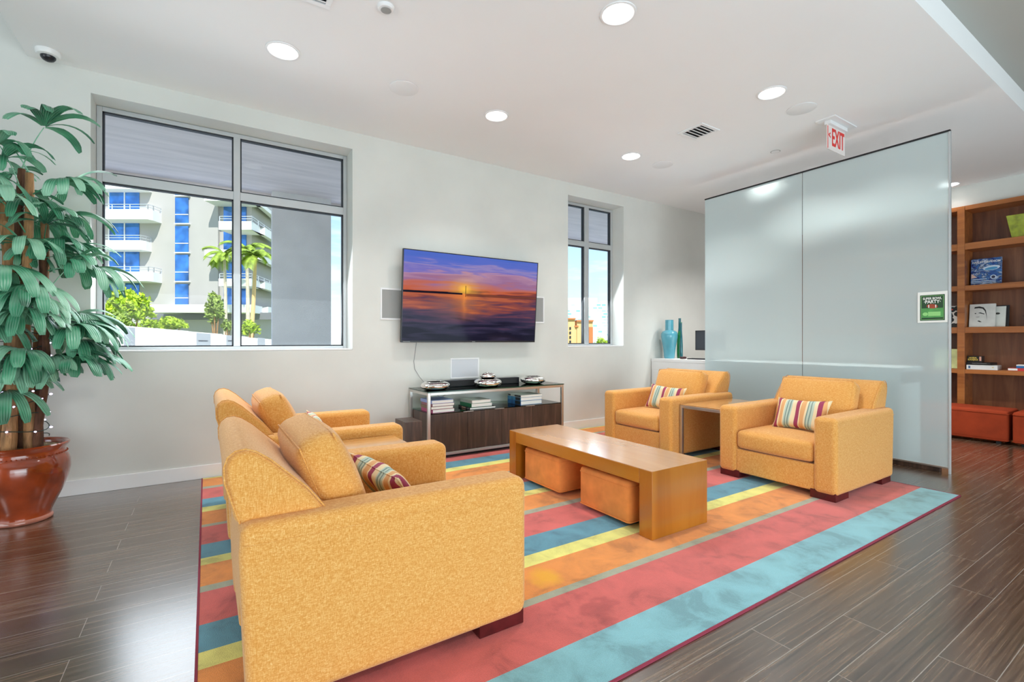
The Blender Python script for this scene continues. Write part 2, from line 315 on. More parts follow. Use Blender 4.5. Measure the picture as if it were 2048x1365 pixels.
def tv_mat():
    # sunset picture, object space: x -.9...9 across, z -.5...5 up
    m = bpy.data.materials.new('sunset_picture'); m.use_nodes = True; t = m.node_tree; t.nodes.clear()
    o = N(t, 'ShaderNodeOutputMaterial'); em = N(t, 'ShaderNodeEmission'); em.inputs[1].default_value = 1.0
    gl = N(t, 'ShaderNodeBsdfGlossy'); gl.inputs['Roughness'].default_value = .08; mxs = N(t, 'ShaderNodeMixShader'); mxs.inputs[0].default_value = .012
    tc = N(t, 'ShaderNodeTexCoord'); s = N(t, 'ShaderNodeSeparateXYZ'); L(t, tc.outputs['Object'], s.inputs[0])
    def MA(op, a, b=None):
        n = N(t, 'ShaderNodeMath', operation=op)
        for i, v in enumerate((a, b)):
            if v is None: continue
            if isinstance(v, (int, float)): n.inputs[i].default_value = v
            else: L(t, v, n.inputs[i])
        return n.outputs[0]
    X, Z = s.outputs['X'], s.outputs['Z']
    hz = MA('ADD', MA('MULTIPLY', X, .006), .060)          # horizon height
    up = MA('SUBTRACT', Z, hz)
    def noise(sc, det, dist=0):
        mp = N(t, 'ShaderNodeMapping'); mp.inputs['Scale'].default_value = sc; L(t, tc.outputs['Object'], mp.inputs[0])
        n = N(t, 'ShaderNodeTexNoise', _Scale=1.0, _Detail=det, _Distortion=dist); L(t, mp.outputs[0], n.inputs[0]); return n.outputs[0]
    cl = noise((1.5, 1, 16), 9.0, .35)
    skyv = MA('ADD', MA('MULTIPLY', up, 2.1), MA('MULTIPLY', MA('SUBTRACT', cl, .5), .75))
    sky = ramp(t, skyv, [(0, col(120, 60, 62)), (.07, col(190, 92, 58)), (.18, col(184, 106, 98)), (.32, col(150, 108, 146)), (.48, col(176, 134, 160)), (.54, col(112, 108, 186)), (.64, col(146, 132, 184)), (.72, col(92, 108, 194)), (1, col(74, 104, 192))])
    # sun glow
    dx = MA('SUBTRACT', X, -.14); dz = MA('SUBTRACT', Z, .115)
    dist = MA('SQRT', MA('ADD', MA('MULTIPLY', dx, dx), MA('MULTIPLY', MA('MULTIPLY', dz, dz), 2.2)))
    glow = ramp(t, dist, [(0, (1, 1, 1)), (.03, (.85, .85, .85)), (.10, (.35, .35, .35)), (.22, (.10, .10, .10)), (.4, (0, 0, 0))])
    gc = N(t, 'ShaderNodeMixRGB'); gc.inputs[2].default_value = (1.0, .55, .06, 1); L(t, glow.outputs[0], gc.inputs[0]); L(t, sky.outputs[0], gc.inputs[1])
    # water
    wv = noise((1.6, 1, 17), 8.0, .6)
    wat = ramp(t, MA('ADD', MA('MULTIPLY', MA('MULTIPLY', up, -1), 1.6), MA('MULTIPLY', MA('SUBTRACT', wv, .5), 1.5)),
               [(0, col(176, 92, 66)), (.14, col(136, 70, 66)), (.32, col(82, 56, 80)), (.55, col(50, 46, 70)), (.8, col(28, 26, 44))])
    ab = MA('ABSOLUTE', MA('ADD', dx, MA('MULTIPLY', MA('SUBTRACT', wv, .5), .05)))
    rf = MA('MULTIPLY', ramp(t, ab, [(0, (1,)*3), (.04, (.6,)*3), (.20, (.22,)*3), (.5, (0,)*3)]).outputs[0], ramp(t, MA('MULTIPLY', up, -1), [(0, (.7,)*3), (.12, (.55,)*3), (.34, (0,)*3)]).outputs[0])
    wc = N(t, 'ShaderNodeMixRGB'); wc.inputs[2].default_value = (1.0, .32, .05, 1); L(t, rf, wc.inputs[0]); L(t, wat.outputs[0], wc.inputs[1])
    isky = MA('GREATER_THAN', up, 0)
    a = N(t, 'ShaderNodeMixRGB'); L(t, isky, a.inputs[0]); L(t, wc.outputs[0], a.inputs[1]); L(t, gc.outputs[0], a.inputs[2])
    # dark pier and breakwater bands, marker pole
    pier = MA('MULTIPLY', MA('MULTIPLY', MA('LESS_THAN', X, -.17), MA('GREATER_THAN', up, -.012)), MA('LESS_THAN', up, MA('ADD', -.005, MA('MULTIPLY', wv, .03))))
    surf = MA('MULTIPLY', MA('MULTIPLY', MA('GREATER_THAN', X, -.12), MA('LESS_THAN', up, .004)), MA('GREATER_THAN', up, -.028))
    pole = MA('MULTIPLY', MA('LESS_THAN', MA('ABSOLUTE', MA('SUBTRACT', X, -.128)), .0035), MA('LESS_THAN', MA('ABSOLUTE', MA('SUBTRACT', Z, .09)), .065))
    dk = MA('MAXIMUM', MA('MAXIMUM', pier, MA('MULTIPLY', surf, .6)), pole)
    b = N(t, 'ShaderNodeMixRGB'); b.inputs[2].default_value = (*col(24, 18, 34), 1); L(t, dk, b.inputs[0]); L(t, a.outputs[0], b.inputs[1])
    L(t, b.outputs[0], em.inputs[0]); L(t, em.outputs[0], mxs.inputs[1]); L(t, gl.outputs[0], mxs.inputs[2]); L(t, mxs.outputs[0], o.inputs[0])
    return m
M['tv'] = tv_mat()

# ------------------------------------------------------------------ mesh helpers
class MB:
    def __init__(s): s.v = []; s.f = []; s.uv = None
    def add(s, vs, fs, mtx=None):
        o = len(s.v)
        s.v += [tuple(mtx @ Vector(p)) if mtx else tuple(p) for p in vs]
        s.f += [tuple(i+o for i in f) for f in fs]; return s
    def box(s, x0, x1, y0, y1, z0, z1, mtx=None):
        return s.add([(x0, y0, z0), (x1, y0, z0), (x1, y1, z0), (x0, y1, z0), (x0, y0, z1), (x1, y0, z1), (x1, y1, z1), (x0, y1, z1)],
                     [(0, 3, 2, 1), (4, 5, 6, 7), (0, 1, 5, 4), (1, 2, 6, 5), (2, 3, 7, 6), (3, 0, 4, 7)], mtx)
    def prism(s, poly, a0, a1, axis='y', mtx=None):
        n = len(poly)
        def P(p, a): return {'y': (p[0], a, p[1]), 'x': (a, p[0], p[1]), 'z': (p[0], p[1], a)}[axis]
        vs = [P(p, a0) for p in poly] + [P(p, a1) for p in poly]
        fs = [tuple(range(n)), tuple(range(2*n-1, n-1, -1))] + [(i, i+n, (i+1) % n+n, (i+1) % n) for i in range(n)]
        return s.add(vs, fs, mtx)
    def lathe(s, prof, n=32, c=(0, 0, 0), mtx=None):
        vs = [(c[0]+r*cos(2*pi*k/n), c[1]+r*sin(2*pi*k/n), c[2]+z) for r, z in prof for k in range(n)]
        fs = [(i*n+k, i*n+(k+1) % n, (i+1)*n+(k+1) % n, (i+1)*n+k) for i in range(len(prof)-1) for k in range(n)]
        if prof[0][0] > 1e-5: fs.append(tuple(range(n-1, -1, -1)))
        if prof[-1][0] > 1e-5: fs.append(tuple((len(prof)-1)*n+k for k in range(n)))
        return s.add(vs, fs, mtx)
    def tube(s, pts, r, n=8, closed=False, mtx=None):
        pts = [Vector(p) for p in pts]; m = len(pts); vs = []; prev = None
        for i, p in enumerate(pts):
            if closed: d = pts[(i+1) % m]-pts[i-1]
            else: d = pts[min(i+1, m-1)]-pts[max(i-1, 0)]
            d.normalize()
            a = d.orthogonal().normalized() if prev is None else (prev - d*prev.dot(d)).normalized()
            prev = a; b = d.cross(a); rr = r[i] if isinstance(r, (list, tuple)) else r
            vs += [tuple(p+a*rr*cos(2*pi*k/n)+b*rr*sin(2*pi*k/n)) for k in range(n)]
        fs = [(i*n+k, i*n+(k+1) % n, ((i+1) % m)*n+(k+1) % n, ((i+1) % m)*n+k) for i in range(m if closed else m-1) for k in range(n)]
        if not closed: fs += [tuple(range(n-1, -1, -1)), tuple((m-1)*n+k for k in range(n))]
        return s.add(vs, fs, mtx)
    def puffy(s, c, dims, r=.04, puff=(0, 0, 0), n=12, mtx=None):
        # rounded box whose faces swell
        tmp = bmesh.new(); bmesh.ops.create_cube(tmp, size=2)
        bmesh.ops.subdivide_edges(tmp, edges=tmp.edges[:], cuts=n, use_grid_fill=True)
        h = [d/2 for d in dims]
        for v in tmp.verts:
            u = list(v.co)
            # denser sampling near edges
            u = [math.copysign(1-(1-abs(a))**1.8, a) if abs(a) < 1 else a for a in u]
            p = [u[i]*h[i] for i in range(3)]
            q = [max(-(h[i]-r), min(h[i]-r, p[i])) for i in range(3)]
            d = Vector([p[i]-q[i] for i in range(3)])
            if d.length > 1e-7: d = d.normalized()*r*(min(1, max(abs(p[i]-q[i]) for i in range(3))/r))
            p2 = [q[i]+d[i] for i in range(3)]
            for i in range(3):
                j, k = (i+1) % 3, (i+2) % 3
                w = (1-u[j]**2)*(1-u[k]**2)*u[i]
                p2[i] += puff[i]*w
            v.co = (c[0]+p2[0], c[1]+p2[1], c[2]+p2[2])
        tmp.verts.index_update()
        vs = [tuple(v.co) for v in tmp.verts]; fs = [tuple(v.index for v in f.verts) for f in tmp.faces]; tmp.free()
        return s.add(vs, fs, mtx)
    def build(s, name, mat, parent=None, bevel=0, seg=2, smooth=False, angle=35, loc=None, rot=None):
        me = bpy.data.meshes.new(name); me.from_pydata(s.v, [], s.f); me.validate()
        bm = bmesh.new(); bm.from_mesh(me); bmesh.ops.recalc_face_normals(bm, faces=bm.faces[:]); bm.to_mesh(me); bm.free()
        me.materials.append(mat)
        o = bpy.data.objects.new(name, me); C.objects.link(o)
        if parent: o.parent = parent
        if loc is not None: o.location = loc
        if rot is not None: o.rotation_euler = rot
        if bevel:
            b = o.modifiers.new('bevel', 'BEVEL'); b.width = bevel; b.segments = seg; b.limit_method = 'ANGLE'; b.angle_limit = R(40); b.harden_normals = True
            me.shade_smooth()
        elif smooth:
            me.shade_smooth(); me.set_sharp_from_angle(angle=R(angle))
        return o
def tag(o, label, cat, group=None, kind=None):
    o['label'] = label; o['category'] = cat
    if group: o['group'] = group
    if kind: o['kind'] = kind
    return o
def thing(name, label, cat, loc=(0, 0, 0), rz=0, group=None, kind=None):
    o = bpy.data.objects.new(name, None); C.objects.link(o); o.empty_display_size = .1
    o.location = loc; o.rotation_euler = (0, 0, rz)
    return tag(o, label, cat, group, kind)
def struct(o, label=None):
    o['kind'] = 'structure'
    if label: o['label'] = label; 
    return o
def semp(name, label=None):
    o = bpy.data.objects.new(name, None); C.objects.link(o); return struct(o, label)
def dup(root, loc, rz, label, cat=None, group=None):
    r = root.copy(); C.objects.link(r); r.location = loc; r.rotation_euler = (0, 0, rz); r['label'] = label
    if group: r['group'] = group
    for ch in list(root.children):
        c = ch.copy(); C.objects.link(c); c.parent = r
        for g in ch.children:
            d = g.copy(); C.objects.link(d); d.parent = c
    return r
def text(name, body, size, mat, parent, mtx, extrude=.0008, align='CENTER', sx=1, bold=0):
    cu = bpy.data.curves.new(name, 'FONT'); cu.body = body; cu.size = size; cu.extrude = extrude; cu.align_x = align; cu.align_y = 'CENTER'; cu.offset = bold
    t = bpy.data.objects.new(name, cu); C.objects.link(t); bpy.context.view_layer.update()
    me = bpy.data.meshes.new_from_object(t); bpy.data.objects.remove(t); me.name = name
    for v in me.vertices: v.co.x *= sx
    me.transform(mtx); me.materials.clear(); me.materials.append(mat)
    o = bpy.data.objects.new(name, me); C.objects.link(o); o.parent = parent; return o

# ================================================================== SETTING
H = 3.47; WY = 5.15
floor = struct(MB().box(-6, 9.4, -5, 5.2, -.1, 0).build('floor', M['floor']))
# window wall with two openings
def wall_with_holes(x0, x1, z0, z1, y0, y1, holes):
    m = MB(); xs = sorted({x0, x1, *[h[0] for h in holes], *[h[1] for h in holes]}); zs = sorted({z0, z1, *[h[2] for h in holes], *[h[3] for h in holes]})
    inside = lambda x, z: any(h[0] < x < h[1] and h[2] < z < h[3] for h in holes)
    idx = {}
    def V(x, y, z):
        k = (x, y, z)
        if k not in idx: idx[k] = len(m.v); m.v.append(k)
        return idx[k]
    nx, nz_ = len(xs)-1, len(zs)-1
    solid = lambda i, j: 0 <= i < nx and 0 <= j < nz_ and not inside((xs[i]+xs[i+1])/2, (zs[j]+zs[j+1])/2)
    for i in range(nx):
        for j in range(nz_):
            if not solid(i, j): continue
            a, b, c, d = xs[i], xs[i+1], zs[j], zs[j+1]
            m.f.append((V(a, y0, c), V(b, y0, c), V(b, y0, d), V(a, y0, d))); m.f.append((V(a, y1, c), V(a, y1, d), V(b, y1, d), V(b, y1, c)))
            if not solid(i-1, j): m.f.append((V(a, y0, c), V(a, y0, d), V(a, y1, d), V(a, y1, c)))
            if not solid(i+1, j): m.f.append((V(b, y0, c), V(b, y1, c), V(b, y1, d), V(b, y0, d)))
            if not solid(i, j-1): m.f.append((V(a, y0, c), V(a, y1, c), V(b, y1, c), V(b, y0, c)))
            if not solid(i, j+1): m.f.append((V(a, y0, d), V(b, y0, d), V(b, y1, d), V(a, y1, d)))
    return m
W1 = (-.80, 1.303, 1.155, 3.29); W2 = (4.248, 5.335, 1.165, 3.295)
struct(wall_with_holes(-6, 9.4, -.1, 4.3, WY, 5.47, [W1, W2]).build('wall_window', M['wall']))
struct(MB().box(-6.2, -6, -5, 5.47, -.1, 4.3).build('wall_left', M['wall']))
struct(MB().box(9.4, 9.6, -5, 5.47, -.1, 4.3).build('wall_right', M['wall']))
struct(MB().box(-6, 9.4, -5.2, -5, -.1, 4.3).build('wall_back', M['wall']))
# dropped ceiling slab, raised areas left and near
struct(MB().prism([(-1.17, 1.176), (9.4, 1.176), (9.4, 5.15), (-1.17, 5.15)], H, H+.19, 'z').build('ceiling', M['ceiling']))
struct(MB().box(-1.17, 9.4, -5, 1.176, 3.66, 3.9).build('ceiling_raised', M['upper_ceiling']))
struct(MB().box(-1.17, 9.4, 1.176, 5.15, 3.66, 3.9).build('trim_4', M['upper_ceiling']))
struct(MB().box(-6, -1.17, -5, 5.15, 4.2, 4.3).build('ceiling_left', M['ceiling']))
struct(MB().box(-1.19, -1.17, -5, 5.15, 3.66, 4.2).build('trim_5', M['ceiling']))
struct(MB().box(-6, 9.4, -5.2, 5.47, 4.3, 4.4).build('trim_6', M['ceiling']))
struct(MB().box(-6, 9.0, WY-.014, WY-.0005, 0, .122).build('baseboard_window', M['trim'], bevel=.003))
# soffit drop above the shelving
struct(MB().box(9.1, 9.4, 1.0-4.0, 5.15, 3.165, H).build('trim_1', M['wall']))

def window(name, hole, mull_x0, mull_x1, tz0, tz1):
    root = semp(name)
    x0, x1, z0, z1 = hole; ya, yb = 5.38, 5.45; fw = .038
    x0 += .002; x1 -= .002; z0 += .004; z1 -= .004
    f = MB()
    f.box(x0, x0+fw, ya, yb, z0, z1).box(x1-fw, x1, ya, yb, z0, z1).box(x0+fw, x1-fw, ya, yb, z0, z0+fw).box(x0+fw, x1-fw, ya, yb, z1-fw, z1)
    f.box(mull_x0, mull_x1, ya-.004, yb-.001, z0+fw, z1-fw)
    f.box(x0+fw, mull_x0, ya-.004, yb-.001, tz0, tz1).box(mull_x1, x1-fw, ya-.004, yb-.001, tz0, tz1)
    f.build('window_frame', M['alu'], root, bevel=.003)
    for (a, b) in ((x0+fw, mull_x0), (mull_x1, x1-fw)):
        for (c, d) in ((z0+fw, tz0), (tz1, z1-fw)):
            g = MB(); w = .012; y0, y1 = ya+.012, yb-.012
            g.box(a, a+w, y0, y1, c, d).box(b-w, b, y0, y1, c, d).box(a, b, y0, y1, c, c+w).box(a, b, y0, y1, d-w, d)
            s = g.build('sash_gasket', M['gasket'], root)
            MB().box(a+w, b-w, ya+.03, ya+.036, c+w, d-w).build('pane', M['pane'], s)
    # white sill board
    MB().box(x0, x1, WY+.001, ya, z0-.003, z0+.012).build('window_sill', M['trim'], root, bevel=.003)
    return root
window('window_1', W1, .222, .280, 2.635, 2.715)
window('window_2', W2, 4.752, 4.838, 2.662, 2.738)

# ================================================================== CEILING FITTINGS
def downlight(loc, label, cut=True):
    t = thing('downlight', label, 'ceiling light', loc, 0, 'recessed round downlights')
    MB().lathe([(.100, -.001), (.122, -.001), (.120, -.007), (.108, -.010), (.102, -.006), (.100, -.001)], 40).build('trim_ring', M['trim'], t, smooth=True)
    MB().lathe([(.001, -.0045), (.1, -.0045), (.1, -.0015), (.001, -.0015)], 40).build('diffuser', M['lamp'], t, smooth=True)
    return t
def spot(loc, e=34):
    o = light('downlight_or_fill', 'AREA', (loc[0], loc[1], loc[2]-.02), e, (1, .975, .94), shape='DISK', size=.19); o.data.spread = R(112)
    return o
D = [((2.342, 2.311), 'round lit downlight, biggest, top centre above the coffee table'),
     ((.491, 3.995), 'round lit downlight above the big four-pane window'),
     ((2.400, 4.009), 'round lit downlight above the television'),
     ((4.244, 2.307), 'round lit downlight beside the round grille near the exit sign'),
     ((4.283, 4.012), 'round lit downlight nearest the narrow window'),
     ((8.86, 2.30), 'round lit downlight peeking out behind the frosted glass edge')]
d0 = None
for (x, y), lab in D:
    if d0 is None: d0 = downlight((x, y, H), lab)
    else: dup(d0, (x, y, H), 0, lab)
    spot((x, y, H), 11 if x < 8 else 1.2)
spot((6.11, 3.26, H), 20); spot((7.2, 1.9, H), 5); spot((6.9, 3.7, H), 28); spot((6.6, 2.7, H), 26); spot((6.6, 2.0, H), 17)  # one scallop lamp, then added fill lamps behind the glass, no fittings
for x, y in ( (.5, -1.5), (3.5, -1.5), (6.5, -1.5), (-3.5, 2.5)):
    spot((x, y, H if y > 1.2 else 3.66), 26)
def ceil_speaker(x, y, r, lab):
    t = thing('ceiling_speaker', lab, 'speaker', (x, y, H), 0, 'round ceiling speakers')
    MB().lathe([(r-.012, -.0008), (r, -.001), (r, -.005), (r-.012, -.008)], 40).build('bezel', M['trim'], t, smooth=True)
    MB().lathe([(.001, -.006), (r-.012, -.0055), (r-.012, -.0005), (.001, -.0005)], 40).build('grille', M['ceiling_grille'], t, smooth=True)
ceil_speaker(1.457, 4.012, .125, 'round grey ceiling speaker between the first two window-side downlights')
ceil_speaker(4.776, 2.311, .125, 'round grey ceiling speaker left of the exit sign')
ceil_speaker(4.822, 3.991, .125, 'round grey ceiling speaker farthest back, near the narrow window')
def vent(x, y, lab):
    t = thing('air_vent', lab, 'vent', (x, y, H), 0, 'white square ceiling vents')
    h = .15; m = MB()
    m.box(-h, h, -h, -h+.035, -.012, 0).box(-h, h, h-.035, h, -.012, 0).box(-h, -h+.035, -h+.035, h-.035, -.012, 0).box(h-.035, h, -h+.035, h-.035, -.012, 0)
    m.build('frame', M['trim'], t, bevel=.002)
    MB().box(-h+.035, h-.035, -h+.035, h-.035, -.002, -.0005).build('duct', M['matte_black'], t)
    for k in range(5):
        yy = -.09+k*.045
        MB().box(-h+.037, h-.037, -.017, .017, -.0015, .0015, Matrix.Translation((0, yy, -.012)) @ Matrix.Rotation(R(24), 4, 'X')).build('louvre', M['trim'], t)
vent(4.375, 3.15, 'white louvred square vent in the ceiling left of the exit sign')
vent(.54, 3.17, 'white ceiling vent cut off by the top picture edge')
t = thing('smoke_detector', 'small round white smoke detector at the top of the ceiling', 'smoke detector', (1.002, 3.1, H))
MB().lathe([(.055, 0), (.055, -.012), (.048, -.022), (.001, -.026)], 32).build('housing', M['trim'], t, smooth=True)
MB().lathe([(.030, -.0235), (.034, -.0260), (.026, -.0262)], 24).build('ring', M['grille'], t, smooth=True)
t = thing('sprinkler_cover', 'small flush white sprinkler cover near the frosted glass', 'sprinkler', (5.60, 3.0, H))
MB().lathe([(.045, 0), (.045, -.004), (.001, -.006)], 28).build('cover_plate', M['trim'], t, smooth=True)
MB().lathe([(.052, 0), (.052, -.002), (.046, -.002)], 28).build('gap_ring', M['grille'], t, smooth=True)
t = thing('dome_camera', 'white dome security camera with black eye in the ceiling corner', 'security camera', (-1.02, 4.98, H))
MB().lathe([(.075, 0), (.075, -.018), (.066, -.034), (.046, -.040)], 36).build('housing', M['white'], t, smooth=True)
MB().lathe([(.046, -.036), (.044, -.052), (.034, -.066), (.018, -.075), (.001, -.078)], 32).build('dome', M['black'], t, smooth=True)

# exit sign
M['exit_red'] = simple('exit_red', col(205, 30, 20), .4, emis=col(215, 30, 20), estr=.15)
M['acrylic'] = simple('sign_acrylic', col(236, 226, 222), .15, coat=.5)
t = thing('exit_sign', 'hanging clear exit sign with red letters and left arrow', 'exit sign', (5.40, 2.28, H))
MB().box(-.23, .25, -.09, .09, -.012, 0).build('ceiling_plate', M['trim'], t, bevel=.003)
MB().box(-.18, .19, -.03, .03, -.05, -.012).build('mount_bar', M['trim'], t, bevel=.004)
MB().box(-.19, .19, -.004, .004, -.295, -.05).build('sign_panel', M['acrylic'], t, bevel=.002)
RXm = Matrix.Rotation(R(90), 4, 'X')
text('exit_lettering', 'EXIT', .235, M['exit_red'], t, Matrix.Translation((.035, -.0055, -.17)) @ RXm @ Matrix.Diagonal((1, 1.05, 1, 1)), .001, sx=.56, bold=.004)
text('arrow', '<', .10, M['exit_red'], t, Matrix.Translation((-.145, -.0055, -.155)) @ RXm, .001, sx=.7, bold=.003)
MB().box(-.186, -.176, -.006, -.004, -.288, -.065).build('red_edge', M['exit_red'], t)

# ================================================================== FROSTED GLASS PARTITION
GX = 5.85
t = thing('glass_partition', 'tall frosted blue-grey glass partition of two panels behind the armchairs', 'glass partition', (GX, 2.81, 0))
for ya, yb in ((-1.285, .008), (.014, 1.297)):
    g = MB().box(0, .014, ya, yb, .062, 3.215).build('glass_panel', M['frosted'], t)
    g.data.materials.append(M['pane'])
    for f in g.data.polygons:
        if f.normal.x > -.5: f.material_index = 1      # only the room face is etched, the others are clear
MB().box(-.008, .022, -1.30, 1.30, 3.215, 3.232).build('top_rail', M['matte_black'], t, bevel=.002)
MB().box(.004, .010, .008, .014, .062, 3.215).build('joint_seal', M['gasket'], t)
MB().box(.022, .072, -1.22, 1.29, 0, .047).build('dark_base', M['wenge'], t, bevel=.004)
MB().box(-.004, .018, -1.285, 1.29, .048, .064).build('bottom_rail', M['steel'], t, bevel=.002)
MB().box(-.006, .020, -1.303, -1.287, 0, 3.215).build('end_post', M['alu'], t, bevel=.002)

# poster taped on the glass
t = thing('party_poster', 'small green football party poster in white sleeve on the frosted glass', 'poster', (GX-.003, 1.640, 1.575))
PM = Matrix(((0, 0, -1, 0), (-1, 0, 0, 0), (0, 1, 0, 0), (0, 0, 0, 1)))   # local xy -> -y, z plane facing -x
M['green_dark'] = simple('poster_dark_green', col(30, 70, 40), .5, noise=.15, nscale=20)
M['green_mid'] = simple('poster_mid_green', col(84, 158, 84), .5, noise=.15, nscale=20)
M['green_light'] = simple('poster_light_green', col(150, 214, 130), .5)
M['football'] = simple('football_brown', col(160, 66, 38), .5, noise=.2, nscale=40)
M['ink_white'] = simple('ink_white', col(240, 240, 235), .6)
MB().box(-.004, 0, -.112, .112, -.148, .148).build('sleeve', M['ink_white'], t, bevel=.001)
MB().box(-.0048, -.004, -.092, .092, -.128, .118).build('sheet', M['green_dark'], t)
MB().box(-.0054, -.0048, -.080, .080, -.100, -.01).build('field', M['green_mid'], t)
m = MB()
for a in (-.084, .0815): m.box(-.0056, -.005, a, a+.0025, -.120, .110)
for a in (-.120, .1075): m.box(-.0056, -.005, -.084, .084, a, a+.0025)
m.build('border', M['green_light'], t)
def PT(y, z): return Matrix.Translation((-.0058, y, z)) @ PM
text('headline', 'SUPER BOWL', .030, M['ink_white'], t, PT(0, .082), .0004, bold=.0008, sx=.78)
text('title', '\u00b7PARTY\u00b7', .042, M['ink_white'], t, PT(0, .050), .0004, bold=.0012, sx=.86)
MB().prism([(.042*cos(a)*1.0, .021*sin(a)) for a in [2*pi*k/24 for k in range(24)]], -.0068, -.0056, 'x', Matrix.Translation((0, 0, .008)) @ Matrix.Rotation(R(8), 4, 'X')).build('football', M['football'], t)
for a in (-.030, .022): MB().box(-.0074, -.0068, a, a+.007, -.006, .022).build('football_band', M['ink_white'], t)
MB().box(-.0066, -.0054, -.062, .030, -.085, -.045).build('text_box', M['green_light'], t)
MB().prism([(.020*cos(2*pi*k/20), .017*sin(2*pi*k/20)) for k in range(20)], -.0076, -.0054, 'x', Matrix.Translation((0, .052, -.066))).build('badge', M['green_light'], t)

# ================================================================== RUG
t = thing('striped_rug', 'large striped rug in orange, red, blue, yellow and grey under the seating', 'rug')
RX0, RX1 = -.028, 5.095
MB().box(RX0, RX1, RUG0, RUG1, .001, .008).build('pile', M['rug'], t, bevel=.002)
m = MB()
m.box(RX0-.010, RX0, RUG0-.010, RUG1, .001, .0085).box(RX1, RX1+.010, RUG0-.010, RUG1, .001, .0085).box(RX0-.010, RX1+.010, RUG0-.010, RUG0, .001, .0085)
m.build('binding', M['binding'], t)
RZ = .0085

# ================================================================== ARMCHAIRS
def seam(path, r=.0035): return path
def make_chair(label):
    t = thing('armchair', label, 'armchair', (0, 0, RZ), 0, 'ochre tweed armchairs on the rug')
    T = M['tweed']
    for s in (-1, 1):
        m = MB(); y0, y1 = (.325, .495) if s > 0 else (-.495, -.325)
        m.prism([(-.535, .040), (.535, .040), (.545, .09), (.545, .600), (.54, .645), (-.555, .650), (-.56, .55)], y0, y1, 'y')
        o = m.build('arm', T, t, bevel=.038, seg=5)
        yo = s*.4945; zz = .588
        MB().tube([(-.545, yo, zz), (.53, yo, zz-.004)], .0022, 6).build('seam', T, o)
    # base rail and deck between the arms
    m = MB(); m.box(-.50, .525, -.332, .332, .050, .262); m.build('base', T, t, bevel=.014, seg=3)
    # wedge back frame sitting over the arms
    m = MB()
    m.prism([(-.565, .628), (-.596, .78), (-.598, .83), (-.588, .862), (-.566, .880), (-.536, .884), (-.505, .872), (-.46, .838), (-.345, .725), (-.27, .628)], -.430, .430, 'y')
    b = m.build('back_frame', T, t, bevel=.034, seg=5)
    MB().box(-.55, -.27, -.33, .33, .25, .64).build('back_panel', T, t, bevel=.01)
    MB().tube([(-.553, -.4215, .640), (-.596, -.4215, .78), (-.598, -.4215, .83), (-.588, -.4215, .862), (-.566, -.4215, .880), (-.536, -.4215, .884), (-.505, -.4215, .872), (-.46, -.4215, .838), (-.345, -.4215, .725), (-.285, -.4215, .645)], .003, 6).build('seam', T, b)
    MB().tube([(-.553, .4215, .640), (-.596, .4215, .78), (-.598, .4215, .83), (-.588, .4215, .862), (-.566, .4215, .880), (-.536, .4215, .884), (-.505, .4215, .872), (-.46, .4215, .838), (-.345, .4215, .725), (-.285, .4215, .645)], .003, 6).build('seam', T, b)
    # seat cushion
    m = MB(); m.puffy((.142, 0, .352), (.80, .645, .165), .04, (.014, .004, .022), 12)
    m.build('seat_cushion', T, t, smooth=True, angle=80)
    # back cushion, leaning
    mt = Matrix.Translation((-.215, 0, .655)) @ Matrix.Rotation(R(-21), 4, 'Y')
    m = MB(); m.puffy((0, 0, 0), (.165, .645, .47), .056, (.046, .004, .014), 14, mt)
    o = m.build('back_cushion', T, t, smooth=True, angle=80)
    hx, hy, hz = .064, .306, .222
    for sx_ in (-1, 1):
        pts = []
        for (ya, za, yb, zb) in ((-hy, -hz, -hy, hz), (-hy, hz, hy, hz), (hy, hz, hy, -hz)):
            for k in range(9):
                u = k/8; pts.append(mt @ Vector((sx_*(hx), ya+(yb-ya)*u, za+(zb-za)*u)))
        MB().tube(pts, .0035, 6).build('seam', T, o)
    for sx_ in (-1, 1):
        for sy in (-1, 1):
            x0, x1 = (.31, .53) if sx_ > 0 else (-.50, -.32)
            y0, y1 = (.30, .485) if sy > 0 else (-.485, -.30)
            MB().box(x0, x1, y0, y1, 0, .068).build('leg', M['dark_leg'], t, bevel=.003)
    return t
ch = make_chair('ochre tweed armchair in the foreground, seen from its side')
ch.location = (.645, 2.215, RZ)
dup(ch, (.645, 3.765, RZ), 0, 'ochre tweed armchair at the left, nearest the window wall')
dup(ch, (4.578, 2.195, RZ), R(180), 'ochre tweed armchair at the right, facing left, beside the poster')
dup(ch, (4.578, 3.725, RZ), R(180), 'ochre tweed armchair at the back right, below the vase')

